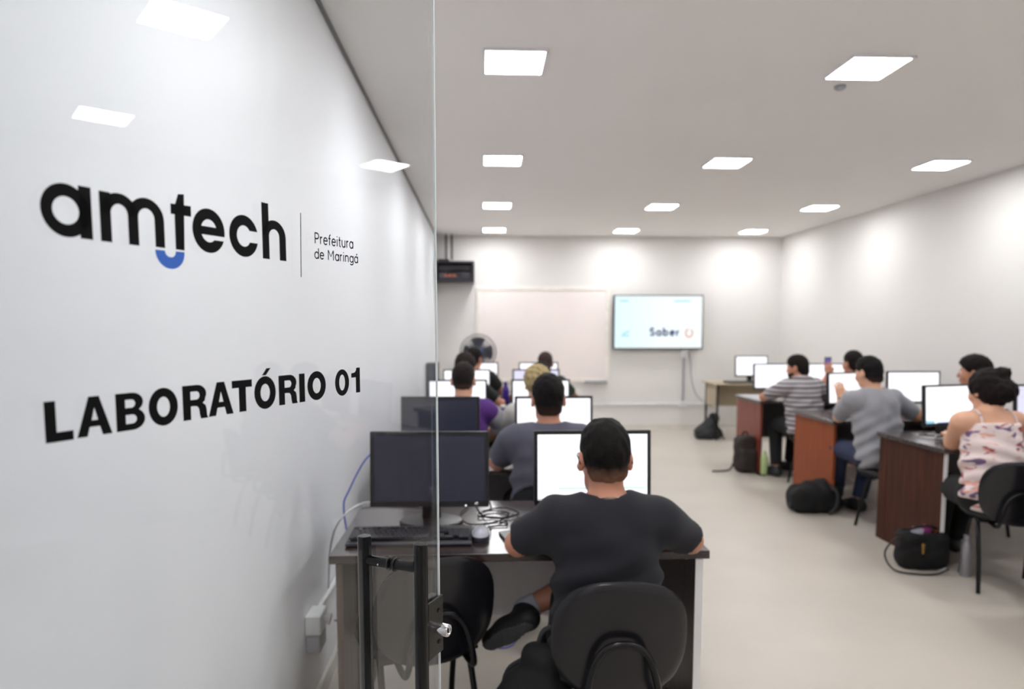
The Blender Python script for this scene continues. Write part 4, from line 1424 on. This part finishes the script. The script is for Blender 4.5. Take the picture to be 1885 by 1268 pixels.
    # ---- shoes
    for a_, fd, nm in ((G_['al'], G_['fl'], 'l'), (G_['ar'], G_['fr'], 'r')):
        fd = unit(fd)
        dnv = V3(0, 0, -1)
        if 'd' + nm in (legs or {}):
            dnv = unit(np.array(legs['d' + nm], float))
        dnv = unit(dnv - fd * (dnv @ fd))
        c0 = a_ + dnv * 0.055 - fd * 0.03
        c1 = a_ + dnv * 0.065 + fd * 0.15
        l_, h__ = limb_bounds([a_, c0, c1], 0.09)
        l_[2] = max(l_[2], 0.0) if dnv[2] < -0.9 else l_[2]
        Fh = Field(l_, h__, 0.006)
        Fh.cap(c0, c0 + fd * 0.11, 0.037, 0.043, 0.02)
        Fh.cap(c0 + fd * 0.09, c1, 0.043, 0.034, 0.02)
        Fh.cap(a_ + dnv * 0.01, c0 - dnv * 0.0, 0.040, 0.038, 0.02)
        Fh.plane(c0 + dnv * 0.034, dnv)
        Fh.plane(a_ - dnv * 0.012, -dnv)
        sh = Fh.obj('shoe', shoes, t)
        if pants == 'shorts':
            Fk = Field(l_ , h__, 0.006)
            q_ = unit((G_['kl'] if nm == 'l' else G_['kr']) - a_)
            Fk.cap(a_, a_ + q_ * 0.05, 0.040, 0.042, 0.0, cut=(a_ + q_ * 0.05, q_))
            Fk.obj('sock', 'sock', t)
        Fq = Field(l_, h__, 0.006)
        Fq.cap(c0, c0 + fd * 0.11, 0.041, 0.047, 0.02)
        Fq.cap(c0 + fd * 0.09, c1, 0.047, 0.038, 0.02)
        Fq.plane(c0 + dnv * (0.046 if pants != 'shorts' else 0.039), dnv)
        Fq.plane(c0 + dnv * (0.030 if pants != 'shorts' else 0.032), -dnv)
        Fq.obj('sole', 'sole', sh) if False else Fq.obj('sole', 'black_plastic' if pants != 'shorts' else 'sole', t)
    # ---- hair
    style, hm = hair
    lo2, hi2 = Hc - 0.20, Hc + 0.20
    Fh = Field(lo2, hi2, min(res, 0.008))
    ee = lambda c, r, k=0.02, op='add': Fh.ell(hp(c), r, k, op, HR)
    nrm = HR @ unit(V3(0, 0.68, -0.73))
    if style in ('short', 'fade', 'curly'):
        pad = {'short': 0.0, 'fade': -0.002, 'curly': 0.010}[style]
        ee((0, -0.014, 0.026), (0.080 + pad, 0.099 + pad, 0.096 + pad), 0.02)
        ee((0, 0.005, 0.050), (0.074 + pad, 0.088 + pad, 0.078 + pad), 0.02)
        if style != 'curly':
            ee((0, -0.055, -0.045), (0.062, 0.048, 0.060) if style == 'short' else (0.055, 0.042, 0.048), 0.03)
        Fh.plane(hp((0, 0.088, 0.056)), nrm, 0.012)
        Fh.plane(hp((0, 0, -0.085 if style == 'short' else -0.068)), HR @ V3(0, 0, -1), 0.01)
        for sx in (-1, 1):
            Fh.ell(hp((sx * 0.088, 0.004, -0.014)), (0.022, 0.026, 0.036), 0.008, 'sub', HR)
    elif style == 'bun':
        ee((0, -0.016, 0.020), (0.096, 0.106, 0.106), 0.02)
        ee((0, -0.050, -0.040), (0.074, 0.058, 0.070), 0.03)
        Fh.plane(hp((0, 0.086, 0.052)), HR @ unit(V3(0, 0.80, -0.60)), 0.012)
        ee((0.01, -0.110, -0.020), (0.072, 0.055, 0.068), 0.02)
        ee((0.03, -0.085, 0.085), (0.048, 0.046, 0.036), 0.02)
    hn = hair_noise
    Fh.wave(lambda X, Y, Z: hn * (np.sin(95 * X + 1.7) * np.sin(88 * Y + 0.4) * np.sin(101 * Z) + 0.7 * np.sin(170 * X + 40 * Z) * np.sin(150 * Y - 60 * X)))
    Fh.obj('hair', hm, t)
    if beard:
        Fb = Field(lo2, hi2, 0.007)
        Fb.ell(hp((0, 0.034, -0.062)), (0.064, 0.066, 0.064), 0.02, 'add', HR)
        Fb.ell(hp((0, 0.120, -0.062)), (0.026, 0.030, 0.012), 0.01, 'sub', HR)
        Fb.plane(hp((0, 0.05, -0.040)), HR @ unit(V3(0, 0.1, 1)), 0.01)
        Fb.plane(hp((0, 0.0, -0.06)), HR @ unit(V3(0, -1, -0.1)), 0.01)
        Fb.wave(lambda X, Y, Z: 0.002 * np.sin(150 * X) * np.sin(140 * Y) * np.sin(150 * Z))
        Fb.obj('beard', 'hair_black', t)
    if necklace:
        pts = []
        for i in range(28):
            a_ = 2 * math.pi * i / 28
            pts.append(N + V3(0.068 * math.cos(a_), 0.012 + 0.072 * math.sin(a_), 0.012 - 0.035 * math.sin(a_)))
        B().tube(pts, 0.0022, 6, closed=True).obj('necklace', 'necklace', t, True)
    if glasses:
        b = B()
        for sx in (-1, 1):
            b.tube([hp((sx * 0.070, 0.098, 0.008)), hp((sx * 0.0835, 0.03, 0.006)), hp((sx * 0.0855, -0.012, 0.002)), hp((sx * 0.082, -0.03, -0.016))], 0.0024, 6)
            b.tube([hp((sx * 0.036 + 0.028 * math.cos(2 * math.pi * i / 16), 0.104, 0.002 + 0.020 * math.sin(2 * math.pi * i / 16))) for i in range(16)], 0.0018, 6, closed=True)
        b.tube([hp((-0.009, 0.106, 0.006)), hp((0.009, 0.106, 0.006))], 0.0018, 6)
        b.obj('glasses', 'black_plastic', t, True)
    return t

M['hair_black'] = hair_mat('black_hair', (24, 18, 17), (24, 18, 17), 0, 1)
M['hair_dark'] = hair_mat('dark_brown_hair', (34, 26, 23), (34, 26, 23), 0, 1)
M['hair_fade'] = hair_mat('faded_black_hair', (16, 12, 11), (132, 94, 76), 1.022, 1.080)
M['hair_p2'] = hair_mat('black_tapered_hair', (15, 11, 11), (60, 44, 38), 1.07, 1.13)
M['hair_p3'] = hair_mat('dark_tapered_hair', (32, 26, 24), (96, 72, 60), 1.07, 1.13)
M['hair_crop'] = hair_mat('cropped_brown_hair', (62, 48, 44), (96, 70, 60), 1.06, 1.14)
M['hair_blond'] = hair_mat('blond_hair', (170, 152, 112), (104, 86, 60), 1.02, 1.12)
M['hair_p11'] = hair_mat('black_taper_hair', (18, 15, 16), (70, 52, 44), 1.09, 1.14)

# --- left bank
chair('black chair carrying the man in the charcoal t-shirt, nearest the camera', 0.395, 2.095, 0)
person('man in a charcoal t-shirt with short faded black hair, elbows on the nearest desk', 0.385, 2.035, 0, 'skin_tan', 1.198, (0.0, 0.07), 'tee_charcoal', ('fade', 'hair_fade'),
       pants='shorts', res=0.007, head_pitch=0.10, width=1.03, fat=0.98, sleeve=0.84, neck_z=0.976, necklace=True, glasses=True, seat=0.53,
       arms=dict(l=(0.24, 2.34, 0.800), le=(0.112, 2.125, 0.800), r=(0.54, 2.34, 0.800), re=(0.672, 2.130, 0.800)),
       legs=dict(kl=(0.33, 2.46, 0.53), al=(0.35, 2.50, 0.101), kr=(0.52, 2.42, 0.635), ar=(0.145, 2.35, 0.485), fr=(-0.70, 0.40, -0.55), dr=(-0.35, -0.70, -0.55)), shoes='shoe')
chair('black chair under the man in the slate t-shirt', 0.315, 3.34, 0)
person('man in a slate grey t-shirt with thick black hair, second row on the left', 0.315, 3.26, 0, 'skin_tan', 1.255, (0.012, 0.10), 'tee_slate', ('short', 'hair_p2'), res=0.009,
       width=1.10, fat=1.0, sleeve=0.72, head_pitch=0.1, neck_z=1.022,
       arms=dict(l=(0.20, 3.66, 0.81), le=(0.075, 3.44, 0.80), r=(0.47, 3.66, 0.81), re=(0.56, 3.44, 0.80)))
chair('black chair under the student in purple with pale sleeves', -0.14, 4.56, 0)
person('student with short dark hair in a purple top with pale grey sleeves', -0.14, 4.48, R(-4), 'skin_light', 1.252, (0.0, 0.13), 'tee_purple', ('fade', 'hair_p3'), extra_sleeve='tee_sleeve', neck_z=1.02,
       arms=dict(l=(-0.26, 4.88, 0.81), r=(0.08, 4.90, 0.81), re=(0.145, 4.66, 0.81)))
chair('black chair under the student with loose dark hair, fourth row on the left', -0.17, 5.82, 0)
person('student with bushy dark hair, fourth row by the left wall, arm on the desk', -0.165, 5.74, R(-6), 'skin_tan', 1.262, (0.0, 0.14), 'tee_black', ('curly', 'hair_dark'), hair_noise=0.004,
       arms=dict(r=(0.18, 6.12, 0.82), re=(0.15, 5.88, 0.83)))
chair('black chair under the student in black before the fan', -0.13, 7.08, 0)
person('student in a black t-shirt in the last left row, in front of the fan', -0.115, 6.98, R(-16), 'skin_tan', 1.285, (-0.01, 0.13), 'tee_black', ('short', 'hair_black'), width=1.15, head_turn=R(-10),
       arms=dict(r=(0.20, 7.32, 0.81), re=(0.20, 7.10, 0.82)))
chair('black chair under the blond student', 0.37, 4.56, 0)
person('blond curly-haired student in the third row on the left, beside the aisle', 0.375, 4.46, 0, 'skin_light', 1.222, (0.0, 0.16), 'tee_white', ('curly', 'hair_blond'), hair_noise=0.009)
chair('black chair under the student in front of the lilac monitor', 0.52, 5.82, 0)
person('student with black hair seated behind the lilac-tinted monitor row', 0.53, 5.74, 0, 'skin_tan', 1.19, (-0.02, 0.16), 'tee_navy', ('short', 'hair_black'), width=0.95)
chair('black chair under the student with cropped hair in the last row', 0.66, 7.08, 0)
person('student with cropped brown hair, last row of the left bank by the aisle', 0.66, 6.99, 0, 'skin_brown', 1.232, (0.0, 0.14), 'tee_green', ('fade', 'hair_crop'))

# --- right bank
chair('black chair at the right edge, under the woman in the floral top', 3.00, 3.69, R(-22))
person('woman in a strappy floral top with dark hair gathered up, at the mahogany desk', 2.925, 3.68, R(-2), 'skin_light', 1.245, (0.02, 0.16), 'floral', ('bun', 'hair_black'), res=0.007, shirt_kind='top',
       width=0.98, fat=1.12, head_turn=R(12), head_pitch=0.22, neck_z=1.030, hair_noise=0.005,
       arms=dict(l=(2.965, 4.13, 0.812), le=(2.842, 3.945, 0.800), hl=((0.3, 1, 0.12), (0.35, 0, -1), 0.5), r=(3.24, 4.06, 0.81), rp=(1, -0.2, -0.5)),
       legs=dict(kl=(2.93, 4.12, 0.50), kr=(3.12, 4.12, 0.53), al=(2.93, 4.16, 0.101), ar=(3.14, 4.30, 0.101)))
chair('black chair under the man in the heather grey t-shirt', 3.02, 4.78, R(14))
person('man in a heather grey t-shirt and jeans touching his monitor, watch on his wrist', 2.965, 4.86, R(10), 'skin_light', 1.272, (-0.03, 0.14), 'tee_grey', ('short', 'hair_p11'), pants='jeans', res=0.007,
       width=1.12, fat=1.02, sleeve=0.75, head_turn=R(8), head_pitch=0.14, neck_z=1.035,
       arms=dict(l=(2.855, 5.27, 0.925), le=(2.790, 5.165, 0.795), hl=((0.12, 0.35, 1), (0.2, 1, 0), 0.35), r=(3.26, 5.30, 0.81), rp=(1, -0.2, -0.5)),
       legs=dict(kl=(2.86, 5.27, 0.53), kr=(3.14, 5.30, 0.53), al=(2.93, 5.42, 0.101), ar=(3.06, 5.30, 0.101)))
chair('black chair under the woman in profile at the right of the middle row', 3.84, 4.80, R(20))
person('person in profile with dark hair on the far side of the middle row', 3.80, 4.86, R(26), 'skin_tan', 1.272, (0.0, 0.15), 'tee_black', ('curly', 'hair_black'), head_turn=R(22), hair_noise=0.003, head_pitch=0.05,
       arms=dict(l=(3.42, 5.28, 0.83)))
chair('black chair under the man in the striped shirt', 3.17, 6.24, R(22))
person('bearded man in a grey and black striped t-shirt, third desk of the right bank', 3.10, 6.32, R(16), 'skin_tan', 1.225, (-0.02, 0.13), 'stripes', ('short', 'hair_black'), width=1.18, fat=1.0, head_turn=R(26), beard=True, sleeve=0.72, res=0.009, neck_z=1.01,
       arms=dict(l=(2.93, 6.80, 0.80), le=(2.795, 6.61, 0.80), r=(3.34, 6.74, 0.81)),
       legs=dict(kl=(2.98, 6.74, 0.52), kr=(3.2, 6.78, 0.53), al=(2.94, 6.60, 0.101), ar=(3.2, 6.86, 0.101)))
chair('black chair under the student holding up a phone', 3.66, 6.26, 0)
person('student with cropped black hair holding up a phone, third desk of the right bank', 3.645, 6.34, R(4), 'skin_tan', 1.262, (-0.02, 0.14), 'tee_navy', ('short', 'hair_black'), head_turn=R(8), head_pitch=0.02,
       arms=dict(l=(3.47, 6.66, 1.02), lp=(-0.6, -0.2, -1), hl=((0.05, 0.15, 1), (0.1, 1, 0), 0.5)))
fp = thing('mobile_phone', 'phone with a violet screen held up by the student in the right bank', 'phone', (3.485, 6.705, 1.050), R(6))
B().bb(-0.037, 0.037, 0.0, 0.008, 0, 0.145, 0.003).obj('phone_body', 'phone', fp)
B().bb(-0.033, 0.033, -0.0008, -0.0001, 0.008, 0.137).obj('phone_screen', 'phone_lit', fp)
wt = thing('wristwatch', 'dark wristwatch on the raised wrist of the man in heather grey', 'watch', (2.855, 5.262, 0.915), 0)
B().lathe([(0.030, -0.011), (0.0335, -0.009), (0.0335, 0.009), (0.030, 0.011)], (0, 0, 0), 24, rotm(-0.40, 0.35, 0) if False else Matrix.Rotation(R(-34), 3, 'X')).obj('strap', 'black_plastic', wt, True)
B().lathe([(0.017, 0), (0.017, 0.006), (0.014, 0.008)], (-0.012, -0.030, 0.002), 18, Matrix.Rotation(R(70), 3, 'X')).obj('watch_case', 'black_plastic', wt, True)

chair('left chair at the out-of-frame desk reflected in the glass door', 3.10, 2.44, 0)
chair('right chair at the out-of-frame desk reflected in the glass door', 3.74, 2.44, 0)
person('left student at the out-of-frame desk reflected in the glass door', 3.10, 2.38, 0, 'skin_tan', 1.25, (0.0, 0.12), 'tee_black', ('short', 'hair_black'), res=0.012)
person('right student at the out-of-frame desk reflected in the glass door', 3.74, 2.38, 0, 'skin_tan', 1.23, (0.0, 0.12), 'tee_navy', ('short', 'hair_black'), res=0.012)

# ------------------------------------------------------------------ bags and bottles
def bag_field(lo, hi, h=0.008):
    return Field(lo, hi, h)
def crumple(F, a=0.005, f=30, ph=0.0):
    F.wave(lambda X, Y, Z: a * np.sin(f * X + 4 * np.sin(0.4 * f * Z + ph)) * np.sin(f * 0.8 * Z + 3 * np.sin(0.5 * f * Y + ph)) + a * 0.5 * np.sin(2.1 * f * X + 1.3 * f * Z))
# black backpack beside the near chair
t = thing('backpack', 'black backpack slumped on the floor beside the nearest occupied chair', 'backpack', (0.15, 1.98, 0), R(10))
F = bag_field((-0.25, -0.22, 0.0), (0.25, 0.24, 0.66))
F.box((0.0, 0.0, 0.20), (0.125, 0.10, 0.195), 0.07, 0.05)
F.cap((0.01, 0, 0.30), (0.035, 0.02, 0.46), 0.11, 0.070, 0.08)
F.box((-0.02, -0.11, 0.14), (0.12, 0.045, 0.12), 0.035, 0.03)
F.plane((0, 0, 0.001), (0, 0, -1))
crumple(F, 0.006, 26, 1)
F.obj('bag_body', 'bag_black', t)
B().tube(spline([(0.02, 0.03, 0.50), (0.04, 0.03, 0.555), (0.08, 0.03, 0.56), (0.10, 0.03, 0.50)], 6), 0.009, 8).obj('grab_handle', 'bag_grey', t, True)
for sx in (-1, 1):
    B().tube(spline([(sx * 0.05 + 0.04, 0.06, 0.46), (sx * 0.06, 0.115, 0.38), (sx * 0.07, 0.12, 0.20), (sx * 0.08, 0.09, 0.05)], 6), 0.010, 8).obj('shoulder_strap', 'bag_grey', t, True)
# grey backpack by the small table
t = thing('backpack', 'dark grey backpack leaning on the leg of the small table by the back wall', 'backpack', (3.06, 8.93, 0), R(-8))
F = bag_field((-0.28, -0.2, 0.0), (0.24, 0.2, 0.44), 0.010)
F.cap((-0.06, 0, 0.08), (0.04, 0, 0.28), 0.13, 0.075, 0.08)
F.cap((0.0, 0, 0.07), (0.10, 0, 0.07), 0.09, 0.07, 0.06)
F.box((-0.10, -0.02, 0.07), (0.10, 0.10, 0.07), 0.05, 0.05)
F.plane((0, 0, 0.001), (0, 0, -1))
crumple(F, 0.006, 24, 2)
F.obj('bag_body', 'bag_grey', t)
B().tube(spline([(-0.02, -0.04, 0.33), (0.02, -0.10, 0.30), (0.10, -0.13, 0.12), (0.16, -0.13, 0.02)], 6), 0.012, 8).obj('shoulder_strap', 'bag_black', t, True)
# brown-black backpack by the rosewood desk
t = thing('backpack', 'upright dark brown backpack against the rosewood desk', 'backpack', (2.715, 6.83, 0), R(5))
F = bag_field((-0.2, -0.2, 0.0), (0.2, 0.2, 0.46), 0.008)
F.box((0, 0.02, 0.19), (0.105, 0.085, 0.19), 0.065, 0.04)
F.box((0.0, -0.065, 0.13), (0.085, 0.04, 0.11), 0.035, 0.03)
F.plane((0, 0, 0.001), (0, 0, -1))
crumple(F, 0.004, 28, 0)
F.obj('bag_body', 'bag_brown', t)
B().tube(spline([(-0.03, 0.02, 0.37), (-0.02, 0.02, 0.41), (0.02, 0.02, 0.41), (0.03, 0.02, 0.37)], 6), 0.008, 8).obj('grab_handle', 'bag_black', t, True)
B().tube(spline([(-0.08, 0.08, 0.10), (-0.14, 0.05, 0.02), (-0.25, 0.02, 0.012), (-0.34, 0.03, 0.010)], 6), 0.009, 8).obj('loose_strap', 'bag_black', t, True)
B().tube(spline([(0.06, -0.10, 0.06), (0.06, -0.16, 0.012), (0.10, -0.22, 0.010), (0.14, -0.14, 0.010)], 6), 0.006, 6).obj('loose_strap', 'bag_black', t, True)
# black bag by the orange desk
t = thing('backpack', 'black bag lying on the floor against the cherry-orange desk', 'backpack', (2.70, 5.32, 0), R(-4))
F = bag_field((-0.3, -0.22, 0.0), (0.3, 0.22, 0.36), 0.008)
F.box((-0.05, 0, 0.10), (0.16, 0.12, 0.10), 0.07, 0.05)
F.cap((-0.02, 0.03, 0.15), (0.10, 0.03, 0.18), 0.09, 0.09, 0.08)
F.cap((0.12, -0.02, 0.08), (0.14, -0.02, 0.17), 0.08, 0.06, 0.05)
F.plane((0, 0, 0.001), (0, 0, -1))
crumple(F, 0.006, 26, 3)
F.obj('bag_body', 'bag_black', t)
B().tube(spline([(0.08, -0.08, 0.24), (0.12, -0.13, 0.18), (0.11, -0.15, 0.08), (0.06, -0.14, 0.015)], 6), 0.012, 8).obj('shoulder_strap', 'bag_grey', t, True)
B().bb(-0.215, -0.185, -0.06, 0.0, 0.03, 0.08, 0.006).obj('side_patch', 'bag_grey', t)
# handbag
t = thing('handbag', 'open black handbag with a long looped strap on the floor by the mahogany desk', 'handbag', (2.735, 4.02, 0), R(-6))
F = bag_field((-0.2, -0.16, 0.0), (0.2, 0.16, 0.32), 0.006)
F.box((0.0, 0, 0.12), (0.145, 0.075, 0.12), 0.055, 0.04)
F.ell((0, 0, 0.07), (0.155, 0.09, 0.09), 0.04)
F.box((0.0, 0.0, 0.25), (0.10, 0.035, 0.05), 0.03, 0.03, 'sub')
F.plane((0, 0, 0.001), (0, 0, -1))
crumple(F, 0.004, 34, 1)
F.obj('bag_body', 'bag_black', t)
B().tube(spline([(-0.10, -0.03, 0.20), (-0.18, -0.04, 0.19), (-0.25, -0.06, 0.10), (-0.22, -0.12, 0.02), (-0.10, -0.16, 0.009), (0.02, -0.15, 0.009), (0.10, -0.12, 0.03)], 8), 0.006, 8).obj('long_strap', 'bag_brown', t, True)
B().tube(spline([(-0.10, 0.0, 0.215), (-0.07, -0.02, 0.25), (0.03, -0.02, 0.265), (0.11, 0.0, 0.225)], 8), 0.008, 8).obj('top_handle', 'bag_black', t, True)
B().lathe([(0.010, 0), (0.010, 0.006), (0.006, 0.008)], (-0.04, -0.088, 0.17), 12, Matrix.Rotation(R(90), 3, 'X')).obj('clasp', 'gold', t, True)
B().bb(-0.047, -0.033, -0.094, -0.088, 0.11, 0.17, 0.002).obj('zip_pull', 'gold', t)
for nm, lab, m, c, d, cat in (('tissue_packet', 'white tissue packet poking out of the open handbag', 'tissue', (2.70, 4.02, 0.222), (0.07, 0.035, 0.06), 'packet'),
                              ('pouch', 'pink pouch poking out of the open handbag', 'pink', (2.765, 4.03, 0.232), (0.055, 0.035, 0.06), 'pouch'),
                              ('cosmetic_tin', 'golden tin poking out of the open handbag', 'gold', (2.825, 4.01, 0.222), (0.045, 0.03, 0.05), 'tin')):
    tag(B().box((0, 0, 0), d, 0.012, Matrix.Rotation(R(12), 3, 'Y')).obj(nm, m, None, True, c), lab, cat)
# bottles
def bottle(label, x, y, z, h, r, m, cap_m, neck=0.5, name='bottle'):
    t = thing(name, label, 'bottle', (x, y, z))
    B().lathe([(r * 0.9, 0), (r, 0.006), (r, h * 0.70), (r * 0.92, h * 0.76), (r * neck, h * 0.86), (r * neck, h * 0.90)], (0, 0, 0), 24).obj('bottle_body', m, t, True)
    B().lathe([(r * neck * 1.08, h * 0.90), (r * neck * 1.08, h * 0.985), (r * neck * 0.9, h)], (0, 0, 0), 20).obj('cap', cap_m, t, True)
    return t
bottle('brushed steel bottle on the floor beside the open handbag', 2.905, 3.86, 0, 0.255, 0.033, 'brushed', 'brushed', 0.6)
bottle('pale green bottle on the floor beside the brown backpack', 2.845, 6.66, 0, 0.255, 0.034, 'green_bottle', 'green_bottle', 0.5)
bottle('purple bottle standing on the third left desk, beside the black-haired student', 0.165, 5.02, 0.7555, 0.20, 0.033, 'purple_bottle', 'cap_white', 0.6) if False else None
bottle('purple bottle with a white cap beside the student in purple', 0.145, 4.50 + 0.28, 0.7555, 0.19, 0.031, 'purple_bottle', 'cap_white', 0.62)
bottle('tall purple bottle beside the arm of the fourth-row student', 0.205, 6.02, 0.7555, 0.255, 0.032, 'purple_bottle', 'purple_bottle', 0.5)
bottle('clear lilac bottle beside the monitor on the small table', 3.79, 8.85, 0.7555, 0.20, 0.028, 'screen_off' if False else 'tissue', 'pink', 0.6)

# ------------------------------------------------------------------ fan
t = thing('pedestal_fan', 'grey pedestal fan with a blue hub by the back wall', 'fan', (-0.06, 9.28, 0))
zc = 1.157
b = B()
for rr, yy in ((0.245, -0.02), (0.245, 0.02), (0.19, -0.055), (0.13, -0.075), (0.07, -0.085)):
    b.tube([(rr * math.cos(2 * math.pi * i / 32), yy, zc + rr * math.sin(2 * math.pi * i / 32)) for i in range(32)], 0.006 if rr > 0.2 else 0.003, 6, closed=True)
for i in range(72):
    a = 2 * math.pi * i / 72
    b.tube([(0.05 * math.cos(a), -0.088, zc + 0.05 * math.sin(a)), (0.17 * math.cos(a), -0.065, zc + 0.17 * math.sin(a)), (0.245 * math.cos(a), -0.015, zc + 0.245 * math.sin(a))], 0.003, 4, caps=False)
    b.tube([(0.05 * math.cos(a), 0.075, zc + 0.05 * math.sin(a)), (0.245 * math.cos(a), 0.02, zc + 0.245 * math.sin(a))], 0.002, 4, caps=False)
b.obj('wire_guard', 'fan_grey', t, True)
for k in range(4):
    bm = bmesh.new()
    g_ = []
    for i in range(6):
        rr = 0.04 + 0.033 * i
        row = []
        for j in range(5):
            a = R(90 * k) + (j - 2) * (0.22 + 0.02 * i * (1 if i < 4 else 0.5))
            row.append(bm.verts.new((rr * math.cos(a), -0.01 + (j - 2) * 0.010, zc + rr * math.sin(a))))
        g_.append(row)
    for i in range(5):
        for j in range(4):
            bm.faces.new((g_[i][j], g_[i + 1][j], g_[i + 1][j + 1], g_[i][j + 1]))
    bmesh.ops.solidify(bm, geom=bm.faces, thickness=0.003)
    q = B(); q.bm.free(); q.bm = bm
    q.obj('fan_blade', 'fan_blade', t, True)
B().lathe([(0.062, 0.0), (0.064, 0.01), (0.05, 0.02), (0.01, 0.026)], (0, -0.090, zc), 24, Matrix.Rotation(R(90), 3, 'X')).obj('hub', 'fan_blue', t, True)
B().lathe([(0.05, 0.0), (0.07, 0.03), (0.07, 0.10), (0.03, 0.14)], (0, 0.04, zc), 20, Matrix.Rotation(R(-90), 3, 'X')).obj('motor', 'fan_grey', t, True)
B().tube([(0, 0.10, 0.03), (0, 0.10, zc - 0.03)], 0.016, 12).obj('pole', 'fan_grey', t, True)
B().lathe([(0.22, 0), (0.22, 0.012), (0.05, 0.035), (0.03, 0.06)], (0, 0.10, 0), 32).obj('base', 'fan_grey', t, True)

# narrow dark cabinet against the left wall
t = thing('narrow_cabinet', 'narrow dark cabinet against the left wall, seen behind the edge of the glass door', 'cabinet', (-0.575, 8.05, 0))
B().bb(-0.075, 0.055, -0.15, 0.15, 0.0, 1.08, 0.006).obj('cabinet_body', 'bezel', t)
B().bb(-0.07, 0.05, -0.158, -0.151, 0.04, 1.04, 0.003).obj('cabinet_door', 'screen_off', t)
B().tube([(0.035, -0.165, 0.6), (0.035, -0.165, 0.7)], 0.004, 8).obj('door_handle', 'chrome', t, True)
